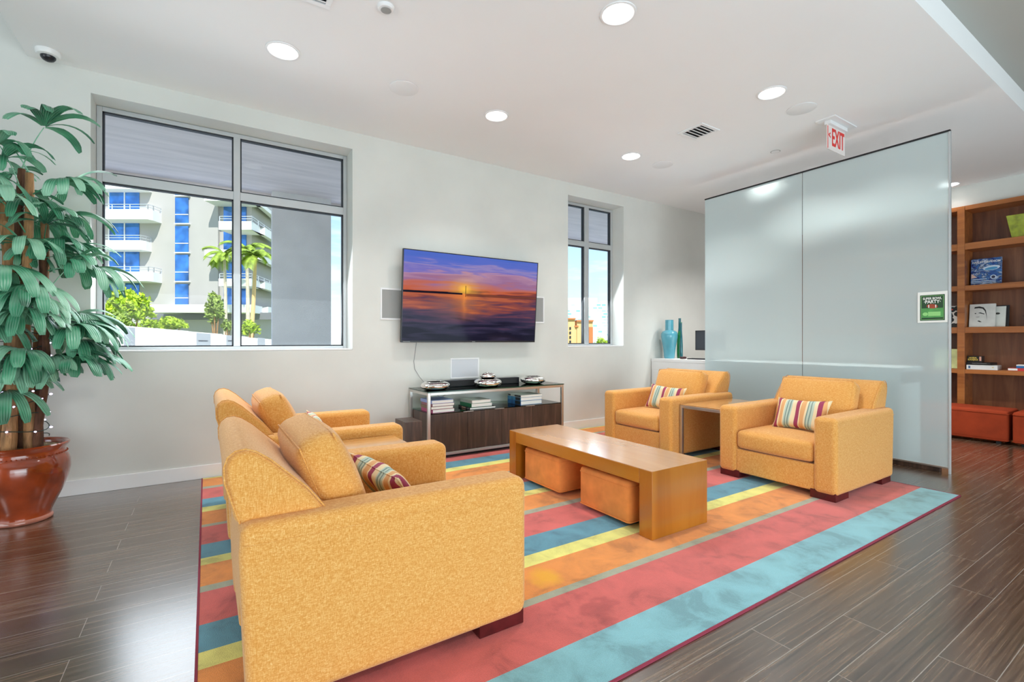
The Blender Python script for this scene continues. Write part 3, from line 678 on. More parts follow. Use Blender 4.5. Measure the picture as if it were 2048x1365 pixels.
def make_pillow(label):
    t = thing('lumbar_pillow', label, 'pillow', (0, 0, 0), 0, 'striped lumbar pillows')
    m = MB(); n = 22; vs = []; fs = []
    def prof(u, v):  # u across (y), v up
        a = max(0, (1-u**4)*(1-v**4)); return .055*(a**.5)*(1-.25*u*u)
    for side in (1, -1):
        o = len(vs)
        for i in range(n+1):
            for j in range(n+1):
                u = -1+2*i/n; v = -1+2*j/n
                pin = 1-.10*(1-abs(v)**2)*(abs(u)**4)   # pinched edges leave pointed corners
                pin2 = 1-.14*(1-abs(u)**2)*(abs(v)**4)
                vs.append((side*prof(u, v)+.006*sin(9*u+3*v)*(1-u*u)*(1-v*v), .235*u*pin, .145*v*pin2))
        for i in range(n):
            for j in range(n):
                a = o+i*(n+1)+j; q = (a, a+n+1, a+n+2, a+1); fs.append(q if side > 0 else q[::-1])
    m.add(vs, fs)
    me = m
    o = me.build('cover', M['stripe'], t, smooth=True, angle=80)
    bm = bmesh.new(); bm.from_mesh(o.data); bmesh.ops.remove_doubles(bm, verts=bm.verts[:], dist=.0005); bmesh.ops.recalc_face_normals(bm, faces=bm.faces[:]); bm.to_mesh(o.data); bm.free()
    pts = []
    for k in range(48):
        a = 2*pi*k/48; u = max(-1, min(1, 1.42*cos(a))); v = max(-1, min(1, 1.42*sin(a)))
        pts.append((0, .235*u*(1-.10*(1-v*v)*(abs(u)**4)), .145*v*(1-.14*(1-u*u)*(abs(v)**4))))
    MB().tube(pts, .003, 6, True).build('piping', M['stripe'], o)
    return t
pl = make_pillow('striped lumbar pillow in the foreground armchair')
def place(o, loc, rz, tilt, roll=0):
    o.location = loc; o.rotation_euler = (Matrix.Rotation(rz, 3, 'Z') @ Matrix.Rotation(R(-tilt), 3, 'Y') @ Matrix.Rotation(R(roll), 3, 'X')).to_euler()
place(pl, (.735, 2.25, RZ+.548), R(8), 38, 5)
p2 = dup(pl, (0, 0, 0), 0, 'striped lumbar pillow in the left armchair nearest the window wall'); place(p2, (.69, 3.70, RZ+.575), R(-6), 26)
p3 = dup(pl, (0, 0, 0), 0, 'striped lumbar pillow in the right armchair beside the poster'); place(p3, (4.465, 2.165, RZ+.585), R(180-4), 24, 2)
p4 = dup(pl, (0, 0, 0), 0, 'striped lumbar pillow in the back right armchair'); place(p4, (4.47, 3.66, RZ+.585), R(180+6), 24, -3)

# ================================================================== SIDE TABLES
def side_table(loc, label, rz=0):
    t = thing('side_table', label, 'side table', loc, rz, 'wood-topped metal side tables')
    x0, x1, y0, y1, h = -.44, .44, -.262, .262, .575
    for (a, b) in ((x0, y0), (x0, y1-.03), (x1-.03, y0), (x1-.03, y1-.03)):
        MB().box(a, a+.03, b, b+.03, 0, h-.03).build('leg', M['steel'], t, bevel=.002)
    m = MB(); m.box(x0, x1, y0, y0+.03, h-.032, h-.003).box(x0, x1, y1-.03, y1, h-.032, h-.003).box(x0, x0+.03, y0+.03, y1-.03, h-.032, h-.003).box(x1-.03, x1, y0+.03, y1-.03, h-.032, h-.003)
    m.build('top_frame', M['steel'], t, bevel=.002)
    MB().box(x0+.004, x1-.004, y0+.004, y1-.004, h-.003, h+.009).build('tabletop', M['side_top'], t, bevel=.003)
    return t
s1 = side_table((.66, 2.99, RZ), 'wood-topped metal side table between the two left armchairs')
dup(s1, (4.60, 2.96, RZ), R(180), 'wood-topped metal side table between the two right armchairs')

# ================================================================== COFFEE TABLE AND OTTOMANS
t = thing('coffee_table', 'long honey-brown waterfall wooden coffee table with shiny top', 'coffee table', (2.603, 2.83, RZ))
MB().prism([(-.7195, .331), (-.7195, .426), (.7195, .426), (.7195, .331)], -.277, .277, 'x').build('apron', M['honey'], t, bevel=.003)
MB().box(-.276, .276, -.824, .824, .4262, .4282).build('tabletop', M['honey_top'], t, bevel=.0008)
for a, b in ((-.825, -.72), (.72, .825)):
    MB().box(-.277, .277, a, b, 0, .426).build('leg', M['honey_leg'], t, bevel=.003)
def ottoman(name, label, loc, dims, mat, group):
    t = thing(name, label, 'ottoman', loc, 0, group)
    dx, dy, dz = dims
    MB().puffy((0, 0, dz/2+.004), (dx, dy, dz-.026), .028, (.006, .006, .008), 12).build('cushion_body', mat, t, smooth=True, angle=80)
    z = dz-.045; x, y = dx/2+.002, dy/2+.002; r = .03
    loop = []
    for (cx, cy, a0) in ((x-r, y-r, 0), (-x+r, y-r, 90), (-x+r, -y+r, 180), (x-r, -y+r, 270)):
        for k in range(5): a = R(a0+k*22.5); loop.append((cx+r*cos(a), cy+r*sin(a), z))
    MB().tube(loop, .0045, 6, True).build('top_piping', mat, t, smooth=True)
    MB().tube([(p[0], p[1], .034) for p in loop], .004, 6, True).build('bottom_piping', mat, t, smooth=True)
    return t
o1 = ottoman('cube_ottoman', 'orange suede cube ottoman tucked under the table, nearer one', (2.60, 2.468, RZ), (.50, .50, .315), M['orange_suede'], 'orange cube ottomans under the coffee table')
dup(o1, (2.615, 3.225, RZ), 0, 'orange suede cube ottoman tucked under the table, farther one')
b1 = ottoman('bench_ottoman', 'burnt orange bench ottoman before the bookshelf, beside the frosted glass', (8.33, 2.20, .012), (.52, 1.28, .40), M['red_suede'], 'burnt orange bench ottomans')
for yy in (-.55, .55):
    for xx in (-.2, .2): MB().box(xx-.02, xx+.02, yy-.02, yy+.02, -.012, .014).build('foot', M['matte_black'], b1)
dup(b1, (8.33, .885, .012), 0, 'burnt orange bench ottoman cut off by the right picture edge')

# ================================================================== SIDEBOARD
SX, SY = 2.815, 4.85
t = thing('sideboard', 'dark wood sideboard in a steel frame with glass top below the television', 'sideboard', (SX, SY, RZ))
hx, hy, hh = .895, .268, .715
for a in (-hx, hx-.03):
    for b in (-hy, hy-.03): MB().box(a, a+.03, b, b+.03, .035, hh-.012).build('leg', M['steel'], t, bevel=.002)
m = MB()
for z0 in (.035, hh-.042):
    m.box(-hx+.03, hx-.03, -hy, -hy+.03, z0, z0+.03).box(-hx+.03, hx-.03, hy-.03, hy, z0, z0+.03).box(-hx, -hx+.03, -hy+.03, hy-.03, z0, z0+.03).box(hx-.03, hx, -hy+.03, hy-.03, z0, z0+.03)
m.build('rails', M['steel'], t, bevel=.002)
g = MB().box(-hx+.001, hx-.001, -hy+.001, hy-.001, hh-.010, hh).build('glass_top', M['glasstop'], t)
m = MB(); w = .004; a, b = hx+.004, hy+.004
m.box(-a, a, -b, -b+w, hh-.010, hh).box(-a, a, b-w, b, hh-.010, hh).box(-a, -a+w, -b, b, hh-.010, hh).box(a-w, a, -b, b, hh-.010, hh)
m.build('glass_edge', M['glass_edge'], g)
MB().box(-hx+.032, hx-.032, -hy+.022, hy-.01, .067, .475).build('cabinet_body', M['wenge'], t, bevel=.002)
w = (2*hx-.064-.009)/4
for k in range(4):
    x0 = -hx+.032+k*(w+.003)
    d = MB().box(x0, x0+w, -hy+.004, -hy+.0215, .068, .474).build('door', M['wenge'], t, bevel=.0015)
for xx in (-hx+.032+w-.05, 0-.09, -hx+.032+3*w-.09):
    MB().box(xx, xx+.12, -hy-.004, -hy+.012, .4745, .481).build('handle', M['steel'], t, bevel=.001)
MB().box(-hx+.032, hx-.032, -hy+.006, hy-.01, .4765, .4835).build('inner_glass_shelf', M['glasstop'], t)
MB().box(-hx+.05, hx-.05, -hy+.06, hy-.03, 0, .035).build('dark_base', M['matte_black'], t)  # black block, the shadow under the bottom rails put in as a part
ZS = RZ+.4840; ZT = RZ+hh+.0005

def book(label, x, y, z, sx_, sy_, h, cover, rz=0, spine='x', group='hardback books on the sideboard shelf', spine_marks=None):
    # lies flat: page block inside covers, spine toward -x (left) end
    t = thing('book', label, 'book', (x, y, z), rz, group)
    c = .0025
    MB().box(-sx_/2, sx_/2, -sy_/2, sy_/2, 0, c).box(-sx_/2, sx_/2, -sy_/2, sy_/2, h-c, h).box(-sx_/2, -sx_/2+c, -sy_/2, sy_/2, c, h-c).build('cover', cover, t)
    MB().box(-sx_/2+c, sx_/2-.004, -sy_/2+.004, sy_/2-.004, c, h-c).build('page_block', M['paper'], t)
    if spine_marks:
        for (ya, yb, mat) in spine_marks:
            MB().box(-sx_/2-.0006, -sx_/2, ya, yb, .004, h-.004).build('spine_mark', mat, t)
    return t
K = lambda n, c, **k: simple(n, col(*c), .4, **k)
cb = K('lavender_cover', (140, 160, 215)); cg = K('grey_cover', (170, 172, 176), noise=.1, nscale=20); cgr = K('green_cover', (50, 124, 88)); cbk = K('black_cover', (28, 26, 30))
cma = K('magenta_cover', (170, 60, 110)); cbr = K('brown_cover', (110, 84, 60)); cma2 = K('mauve_cover', (150, 90, 105)); cbl = K('sea_blue_cover', (60, 130, 175), noise=.4, nscale=18); cdb = K('deep_blue_cover', (30, 90, 150), noise=.4, nscale=18)
csl = K('pale_grey_jacket', (190, 190, 188), noise=.15, nscale=9); cpk = K('pink_label', (214, 160, 140))
z = ZS
for i, (lab, c, h, dx, r) in enumerate((
        ('magenta and white book at the bottom of the left stack', cma, .036, .0, 1), ('white book with brown cover second from bottom of left stack', cbr, .030, -.01, -1),
        ('white book with mauve cover third from bottom of left stack', cma2, .030, .0, 0), ('lavender blue book on top of the left stack', cb, .034, -.01, 1))):
    book(lab, 2.115+dx, 4.775, z, .255, .30, h, c, R(r)); z += h+.0006
z = ZS
for lab, c, h, sx_, sy_, dx, r, mk in (
        ('thin black book with pink label at the bottom of the middle stack', cbk, .022, .33, .29, .0, -1, ((-.04, .06, cpk), (-.11, -.10, M['ink_white']))),
        ('green book in the middle of the middle stack', cgr, .042, .27, .27, -.012, 1, None),
        ('pale grey jacketed book on top of the middle stack', csl, .034, .25, .26, -.02, 3, None)):
    book(lab, 2.60+dx, 4.775, z, sx_, sy_, h, c, R(r), spine_marks=mk); z += h+.0006
z = ZS
for lab, c, h, sx_, dx, mk in (
        ('deep blue book at the bottom of the right stack', cdb, .048, .31, 0, ((-.13, -.02, cbk),)), ('sea blue book in the middle of the right stack', cbl, .040, .31, 0, ((-.13, -.03, cbk),)),
        ('thin black-spined book on top of the right stack', csl, .026, .315, .004, ((-.14, -.01, cbk), (.08, .135, cbk)))):
    book(lab, 3.27+dx, 4.79, z, sx_, .29, h, c, 0, spine_marks=mk); z += h+.0006

def bowl(label, x, y, z, r, h, name='silver_bowl'):
    t = thing(name, label, 'bowl', (x, y, z), 0, 'hammered silver bowls')
    n = 10; outer = [(r*.30, 0)] + [(r*(.45+.55*sin(pi/2*k/n)), h*.5*(1-cos(pi/2*k/n))) for k in range(1, n+1)] + [(r*(1-.34*(1-cos(pi/2*k/n))), h*.5+h*.45*sin(pi/2*k/n)) for k in range(1, n+1)]
    rim = outer[-1]
    inner = [(rim[0]-.006, rim[1]-.001)] + [(p[0]-.008, max(p[1], .006)) for p in outer[-3:0:-1]] + [(.001, .008)]
    MB().lathe(outer+inner, 40).build('shell', M['chrome'], t, smooth=True, angle=60)
    MB().lathe([(rim[0]-.003+.004*cos(a), rim[1]+.004*sin(a)) for a in [2*pi*k/8 for k in range(9)]], 40).build('rim', M['chrome'], t, smooth=True)
    return t
bowl('wide silver bowl at the left end of the glass top', 2.08, 4.76, ZT, .160, .088)
bowl('wide silver bowl at the centre of the glass top, under the smaller bowl', 2.725, 4.745, ZT, .162, .092)
bowl('small silver bowl stacked on the centre bowl', 2.725, 4.745, ZT+.0915, .092, .066)
bowl('wide silver bowl at the right end of the glass top', 3.40, 4.80, ZT, .156, .092)
t = thing('soundbar', 'long black soundbar behind the silver bowls on the sideboard', 'soundbar', (2.75, 4.985, ZT))
MB().box(-.54, .54, -.045, .045, 0, .075).build('cabinet', M['black'], t, bevel=.006, seg=3)
MB().box(-.50, -.04, -.0475, -.045, .008, .067).build('grille', M['matte_black'], t)
MB().box(.04, .50, -.0475, -.045, .008, .067).build('grille', M['matte_black'], t)
MB().box(-.04, .04, -.047, -.045, .012, .03).build('display', M['gasket'], t)
t = thing('subwoofer', 'dark brown boxy subwoofer on the floor left of the sideboard', 'subwoofer', (1.717, 4.60, 0.0087))
MB().box(-.087, .087, -.15, .15, .012, .445).build('cabinet', M['wenge'], t, bevel=.003)
for sx_ in (-.07, .07):
    for sy in (-.13, .13): MB().box(sx_-.012, sx_+.012, sy-.012, sy+.012, 0, .012).build('foot', M['matte_black'], t)
o = MB().tube([(2.015, 5.140, 1.24), (2.005, 5.145, 1.15), (1.985, 5.145, 1.02), (1.995, 5.145, .93), (2.05, 5.14, .84), (2.10, 5.135, .78), (2.16, 5.137, .70), (2.26, 5.14, .62), (2.32, 5.14, .585), (2.42, 5.14, .64), (2.56, 5.14, .68)], .003, 6).build('television_cable', K('white_cable', (150, 150, 152)))
tag(o, 'thin grey cable hanging from the television down behind the sideboard', 'cable')

# in-wall speakers
def wall_speaker(x0, x1, z0, z1, lab, g='grille'):
    t = thing('wall_speaker', lab, 'speaker', ((x0+x1)/2, WY-.0005, (z0+z1)/2), 0, 'rectangular in-wall speakers')
    w, h = (x1-x0)/2, (z1-z0)/2; m = MB(); f = .018
    m.box(-w, w, -.008, 0, -h, -h+f).box(-w, w, -.008, 0, h-f, h).box(-w, -w+f, -.008, 0, -h+f, h-f).box(w-f, w, -.008, 0, -h+f, h-f)
    m.build('frame', M['trim'], t, bevel=.002)
    MB().box(-w+f, w-f, -.005, -.0005, -h+f, h-f).build('grille', M[g], t)
wall_speaker(1.60, 1.98, 1.485, 1.835, 'rectangular wall speaker showing left of the television')
wall_speaker(3.50, 3.83, 1.49, 1.845, 'rectangular wall speaker showing right of the television')
wall_speaker(2.44, 2.83, .795, 1.045, 'rectangular white wall speaker below the television', 'light_grille')

# ================================================================== TELEVISION
tilt = R(4.4)
t = thing('television', 'large flat black television on the wall showing a beach sunset', 'television', (2.703, 5.018, 1.748))
t.rotation_euler = (tilt, 0, 0)
MB().box(-.905, .905, .004, .030, -.515, .515).build('back_shell', M['black'], t, bevel=.006)
m = MB(); bz = .010
m.box(-.905, .905, -.006, .004, .515-bz, .515).box(-.905, .905, -.006, .004, -.515, -.515+.02).box(-.905, -.905+bz, -.006, .004, -.495, .505).box(.905-bz, .905, -.006, .004, -.495, .505)
m.build('bezel', M['black'], t, bevel=.0015)
MB().box(-.895, .895, -.003, .002, -.495, .505).build('screen', M['tv'], t)
MB().box(-.02, .02, -.0068, -.006, -.509, -.503).build('maker_badge', M['grille'], t)
MB().box(-.88, -.80, -.0068, -.006, -.508, -.504).build('corner_badge', M['grille'], t)
MB().box(-.25, .25, .030, .085, -.2, .2).build('wall_bracket', M['matte_black'], t)

# ================================================================== WHITE COUNTER BEHIND THE GLASS
t = thing('white_counter', 'long white counter against the wall, running behind the frosted glass', 'counter', (5.945, 3.53, 0))
MB().box(0, .66, -1.60, 1.615, .925, .975).build('worktop', M['white'], t, bevel=.004)
MB().box(.004, .05, -1.598, 1.613, .80, .925).build('front_apron', M['white'], t, bevel=.003)
MB().box(.004, .62, 1.46, 1.61, 0, .80).build('end_panel', M['white'], t, bevel=.003)
MB().box(.004, .62, -1.59, -1.54, 0, .80).build('end_panel', M['white'], t, bevel=.003)
MB().box(.22, .26, .75, 1.46, 0, .925).build('back_panel', M['white'], t, bevel=.003)
MB().box(.006, .03, -1.54, .75, .06, .80).build('modesty_panel', M['white'], t, bevel=.003)
CT = .9755
t = thing('blue_vase', 'aqua blue shouldered ceramic vase on the white counter', 'vase', (6.16, 4.965, CT))
pr = [(.001, 0), (.075, 0), (.083, .03), (.085, .08), (.098, .18), (.116, .28), (.126, .34), (.127, .385), (.112, .42), (.078, .438), (.064, .445), (.063, .60), (.058, .604), (.054, .598), (.054, .45), (.001, .40)]
MB().lathe(pr, 40).build('body', M['aqua'], t, smooth=True, angle=50)
MB().lathe([(.060, .6005), (.0645, .603), (.0645, .607), (.056, .607), (.056, .602)], 32).build('lip', M['aqua'], t, smooth=True)
t = thing('tall_green_bottle', 'slender green and teal bottle behind the blue vase', 'bottle', (6.40, 4.955, CT))
MB().lathe([(.001, 0), (.040, 0), (.044, .02), (.046, .14), (.044, .26), (.034, .38), (.026, .43), (.001, .43)], 28).build('lower_body', M['green_glass'], t, smooth=True)
MB().lathe([(.026, .43), (.021, .50), (.019, .60), (.020, .64), (.016, .64), (.015, .43)], 28).build('neck', M['blue_glass'], t, smooth=True)
t = thing('slim_teal_bottle', 'dark teal narrow bottle between the vase and the green bottle', 'bottle', (6.335, 4.875, CT))
MB().lathe([(.001, 0), (.022, 0), (.024, .02), (.024, .20), (.018, .34), (.012, .44), (.012, .56), (.009, .56), (.009, .44), (.001, .40)], 24).build('body', M['blue_glass'], t, smooth=True)
MB().lathe([(.009, .561), (.014, .563), (.014, .571), (.009, .571)], 20).build('lip', M['green_glass'], t, smooth=True)
t = thing('computer_monitor', 'black computer monitor half hidden by the frosted glass', 'monitor', (6.34, 4.36, CT), R(8))
MB().box(-.012, .012, -.235, .235, .135, .435).build('display_panel', M['black'], t, bevel=.004)
MB().box(-.014, -.0122, -.22, .22, .15, .42).build('screen', simple('switched_off_screen', col(60, 66, 74), .2), t)
MB().box(-.008, .02, -.02, .02, .01, .22).build('stand_neck', M['black'], t, bevel=.003)
MB().box(-.07, .09, -.11, .11, 0, .012).build('stand_base', M['black'], t, bevel=.004)
t = thing('computer_keyboard', 'black keyboard lying on the white counter', 'keyboard', (6.12, 4.36, CT), 0)
MB().box(-.065, .065, -.20, .20, 0, .012).build('tray', M['black'], t, bevel=.004)
MB().box(-.055, .055, -.19, .19, .012, .018).build('keys', M['matte_black'], t, bevel=.002)
t = thing('computer_mouse', 'dark rounded mouse on the white counter beside the monitor', 'mouse', (6.10, 4.66, CT), 0)
MB().puffy((0, 0, .019), (.10, .06, .036), .015, (0, 0, 0), 6).build('shell', K('dark_maroon', (60, 30, 34)), t, smooth=True, angle=80)
MB().tube([(.05, .01, .012), (.10, .03, .006), (.16, .05, .006), (.24, .03, .006)], .0025, 6).build('cord', M['matte_black'], t)

# ================================================================== BOOKSHELF
BX = 9.0
t = thing('bookshelf', 'tall built-in walnut bookshelf filling the wall past the frosted glass', 'bookshelf', (BX, 2.21, 0))
for yy in (2.1, 1.05, 0, -1.05, -2.1, -3.15):
    MB().box(0, .36, yy-.04, yy+.04, 0, 3.16).build('stile', M['shelf_wood'], t, bevel=.003)
for z0, z1 in ((2.54, 2.63), (1.96, 2.033), (1.362, 1.445), (.792, .852), (3.10, 3.16), (0, .09)):
    for yy in (1.05, 0, -1.05, -2.1, -3.15):
        MB().box(.006, .36, yy+.041, yy+1.009, z0, z1).build('shelf', M['shelf_wood'], t, bevel=.002)
MB().box(.36, .385, -3.2, 2.15, 0, 3.16).build('back_panel', M['shelf_back'], t)

def upbook(label, y0, y1, z, h, x, th, cover, lean=0, roll=0, name='book', group=None, cat='book'):
    t = thing(name, label, cat, (x, (y0+y1)/2, z), 0, group)
    if lean: t.rotation_euler = (0, R(lean), 0); t.location.z += th*sin(R(lean))+.0004
    w = abs(y1-y0)/2
    MB().box(0, .002, -w, w, 0, h).box(th-.002, th, -w, w, 0, h).box(.002, th-.002, w-.002, w, 0, h).build('cover', cover, t)
    MB().box(.002, th-.002, -w+.004, w-.002, .003, h-.003).build('page_block', M['paper'], t)
    return t
z3 = 2.0335
def moto_mat():
    m, t, b = nmat('motorcycle_photo'); b.inputs['Roughness'].default_value = .25
    tc = N(t, 'ShaderNodeTexCoord'); mp = N(t, 'ShaderNodeMapping'); mp.inputs['Scale'].default_value = (1, 4, 9); L(t, tc.outputs['Object'], mp.inputs[0])
    n = N(t, 'ShaderNodeTexNoise', _Scale=1.3, _Detail=3.0, _Distortion=3.5); L(t, mp.outputs[0], n.inputs[0])
    r = ramp(t, n.outputs[0], [(.3, col(10, 14, 40)), (.42, col(28, 48, 130)), (.5, col(60, 120, 190)), (.56, col(20, 26, 70)), (.64, col(190, 208, 236)), (.72, col(60, 90, 170))])
    L(t, r.outputs[0], b.inputs['Base Color']); return m
tb = upbook('large book with blue chrome motorcycle cover standing on the third shelf', 2.145, 1.835, z3, .375, 9.16, .030, moto_mat(), 4)
chm = K('chrome_print', (206, 222, 240)); sky_p = K('sky_blue_print', (70, 150, 200)); nav = K('navy_print', (20, 26, 70)); pch = K('peach_print', (226, 190, 176))
def PF(y, z): return Matrix.Translation((-.001, y, z)) @ PM
text('cover_title', 'HARLEY-DAVIDSON', .040, M['ink_white'], tb, PF(0, .325), .0004, sx=.80, bold=.0006)
def on_face(poly, mat, name, par, d=.0012):
    MB().prism(poly, -d, -.0002, 'x').build(name, mat, par)
def ell(cy, cz, a, b, rot=0, n=24): return [(cy+a*cos(2*pi*k/n)*cos(rot)-b*sin(2*pi*k/n)*sin(rot), cz+a*cos(2*pi*k/n)*sin(rot)+b*sin(2*pi*k/n)*cos(rot)) for k in range(n)]
on_face(ell(-.055, .235, .085, .034, R(-6)), chm, 'fuel_tank_print', tb, .0010)
on_face(ell(-.052, .226, .066, .020, R(-6)), sky_p, 'fuel_tank_side_print', tb, .0014)
on_face(ell(-.075, .105, .030, .030), chm, 'wheel_print', tb, .0010)
on_face(ell(-.075, .105, .020, .020), nav, 'wheel_hub_print', tb, .0014)
on_face([(.15, .10), (.15, .17), (.09, .115)], pch, 'sky_print', tb, .0010)
for zz in (.030, .052, .080):
    MB().box(-.0012, -.0002, -.10 if zz < .06 else -.01, .15, zz, zz+.009).build('pipe_print', chm, tb)
upbook('dark book leaning behind the motorcycle book', 2.168, 1.95, z3, .32, 9.26, .025, cbk, 3)
upbook('grey-white book with a black and white portrait cover on the second shelf', 2.155, 1.89, 1.4455, .325, 9.12, .022, K('portrait_grey', (214, 214, 210), noise=.1, nscale=10), 9)
pb = bpy.data.objects['book'] if False else [o for o in bpy.data.objects if o.get('label', '').startswith('grey-white book')][0]
hair = K('portrait_black', (22, 20, 22)); mid = K('portrait_mid', (150, 148, 146))
on_face([(.085, .262), (.08, .285), (.03, .292), (-.012, .275), (-.035, .235), (-.045, .17), (-.05, .10), (-.040, .17), (-.025, .225), (.0, .258), (.04, .268)], hair, 'hair_print', pb)
on_face([(.045, .195), (.02, .205), (-.025, .185), (-.02, .176), (.02, .190)], hair, 'brow_print', pb)
on_face(ell(.07, .192, .008, .007), hair, 'eye_print', pb)
on_face([(.065, .142), (.025, .146), (.03, .136), (.055, .134)], mid, 'nose_print', pb)
on_face([(.05, .082), (.02, .066), (.0, .068), (.03, .090)], hair, 'mouth_print', pb)
upbook('white book with a small dark oval leaning behind the portrait book', 1.99, 1.80, 1.4455, .285, 9.17, .018, K('book_white', (222, 224, 218)), 10)
wb = [o for o in bpy.data.objects if o.get('label', '').startswith('white book with a small dark oval')][0]
on_face(ell(-.015, .185, .025, .014), hair, 'oval_print', wb)
upbook('black book leaning at the back of the second shelf', 1.96, 1.775, 1.4455, .30, 9.21, .02, cbk, 10)
# games on the lower shelf
z1_ = .8525
t = thing('white_game_box', 'long flat white game box lying on the lower shelf', 'game box', (9.15, 2.005, z1_), R(3), 'boxed games on the lower shelf')
MB().box(-.14, .14, -.155, .155, 0, .062).build('lid', K('white_card', (228, 228, 226), noise=.04), t, bevel=.002)
MB().box(-.1412, -.14, .115, .135, .016, .050).build('logo_mark', K('logo_blue', (60, 100, 140)), t)
MB().box(-.1412, -.14, -.12, -.10, .03, .040).build('logo_mark', K('logo_gold', (220, 190, 110)), t)
t = thing('flat_black_game_box', 'thin black game box on the white game box', 'game box', (9.17, 2.035, z1_+.0635), R(-4), 'boxed games on the lower shelf')
MB().box(-.13, .13, -.125, .125, 0, .034).build('lid', K('black_card', (24, 24, 24)), t, bevel=.002)
MB().box(-.1308, -.13, -.09, .06, .020, .024).build('edge_stripe', mid, t)
t = thing('card_game_box', 'black box with gold lettering on top of the game stack', 'game box', (9.14, 2.095, z1_+.0985), 0, 'boxed games on the lower shelf')
MB().box(-.06, .06, -.085, .07, 0, .088).build('carton', K('black_carton', (26, 20, 18)), t, bevel=.002)
gold = K('gold_print', (226, 196, 90))
text('box_lettering', 'LAS VEGAS', .026, gold, t, Matrix.Translation((-.0606, .01, .062)) @ PM, .0004, sx=.62, bold=.001)
text('box_lettering', 'BLACKJACK', .032, gold, t, Matrix.Translation((-.0606, .008, .036)) @ PM, .0004, sx=.62, bold=.001)
MB().box(-.0608, -.06, -.078, -.058, .02, .08).build('pink_band', cpk, t)
t = thing('red_game_box', 'flat red game box at the right picture edge on the lower shelf', 'game box', (9.15, 1.575, z1_), 0, 'boxed games on the lower shelf')
MB().box(-.13, .13, -.17, .17, 0, .036).build('lid', K('red_card', (206, 60, 60)), t, bevel=.002)
MB().box(-.1312, -.13, .08, .168, .006, .032).build('white_label', M['ink_white'], t)
t = thing('blue_game_box', 'blue and white box on the red game box', 'game box', (9.16, 1.55, z1_+.037), R(4), 'boxed games on the lower shelf')
MB().box(-.10, .10, -.13, .13, 0, .030).build('lid', K('blue_card', (40, 110, 170)), t, bevel=.002)
MB().box(-.10, .10, -.13, .13, .0302, .045).build('white_tray', M['ink_white'], t, bevel=.002)
t = thing('green_bowl', 'square textured lime green bowl on the top shelf', 'bowl', (9.17, 1.62, 2.6305))
sq = Matrix.Rotation(R(45), 4, 'Z')
MB().lathe([(.001, 0), (.140, 0), (.205, .30), (.186, .30), (.126, .03), (.001, .03)], 4, mtx=sq).build('body', M['lime'], t, bevel=.006, seg=2)
MB().lathe([(.150, -.0), (.150, .006), (.001, .006)], 4, mtx=sq).build('base_rim', M['lime'], t)
# left bay
cx_ = simple('chequered_cover', (.5, .5, .5), .4)
def checker():
    m, t, b = nmat('chequered_red_cover'); tc = N(t, 'ShaderNodeTexCoord')
    v = N(t, 'ShaderNodeTexVoronoi', _Scale=14.0); L(t, tc.outputs['Object'], v.inputs[0])
    r = ramp(t, v.outputs['Distance'], [(0, col(210, 60, 40)), (.2, col(20, 16, 16)), (.5, col(20, 16, 16)), (.56, col(230, 226, 220))], 'CONSTANT'); L(t, r.outputs[0], b.inputs['Base Color']); return m
upbook('black, red and white book at the glass edge on the second shelf', 2.50, 2.262, 1.4455, .31, 9.10, .028, checker(), 4)
upbook('green and cream book at the glass edge on the lower shelf', 2.52, 2.262, z1_, .28, 9.10, .026, simple('cream_green_cover', col(206, 214, 150), .5, noise=.25, nscale=8), 5)
t = thing('black_ornament', 'pointed black ornament at the right picture edge on the second shelf', 'ornament', (9.16, 1.52, 1.4455))
MB().prism([(.0, .0), (.03, .0), (.03, .08), (.115, .145), (.02, .135), (-.09, .11), (-.02, .05)], -.02, .02, 'x').build('silhouette_block', M['matte_black'], t, bevel=.004)
MB().box(-.04, .04, -.035, .06, -.0, .008).build('base', M['matte_black'], t)

# ================================================================== POTTED PALM
PX, PY = -1.08, 4.63
t = thing('potted_palm', 'tall leafy cane palm in a glazed red-brown pot at the left', 'potted plant', (PX, PY, 0))
palm = t
pr = [(.001, .0), (.152, .0), (.160, .008), (.160, .022), (.152, .034), (.150, .05), (.17, .10), (.21, .19), (.240, .28), (.252, .35), (.250, .40), (.236, .44), (.226, .455), (.228, .468), (.222, .478), (.226, .495),
      (.244, .515), (.248, .526), (.240, .534), (.224, .530), (.214, .515), (.214, .49), (.001, .488)]
pot = MB().lathe(pr[4:], 56).build('pot', M['pot'], t, smooth=True, angle=50)
MB().lathe(pr[:5], 56).build('pot_foot', M['pot_foot'], pot, smooth=True, angle=50)
m = MB()
for k in range(60):
    a = 2*pi*k/60; m.lathe([(.001, -.006), (.006, 0), (.001, .006)], 6, (.231*cos(a), .231*sin(a), .462))
m.build('beaded_rim', M['pot'], pot, smooth=True)
MB().lathe([(.001, .506), (.07, .512), (.15, .503), (.213, .500), (.213, .489), (.001, .489)], 40).build('soil', M['soil'], t, smooth=True)
canes = []
rng = random.Random(11)
spec = [(-.10, -.05, -.22, -.10, 2.22, .030), (-.03, -.09, -.03, -.12, 2.05, .033), (.035, -.05, .05, -.10, 2.40, .028), (.085, -.02, .12, -.03, 1.9, .026), (.06, .05, .09, .10, 2.2, .027),
        (-.06, .05, -.12, .12, 2.34, .030), (-.13, .0, -.30, .02, 2.0, .028), (.0, .0, -.02, .03, 2.46, .026), (.10, -.06, .16, -.16, 1.55, .022)]
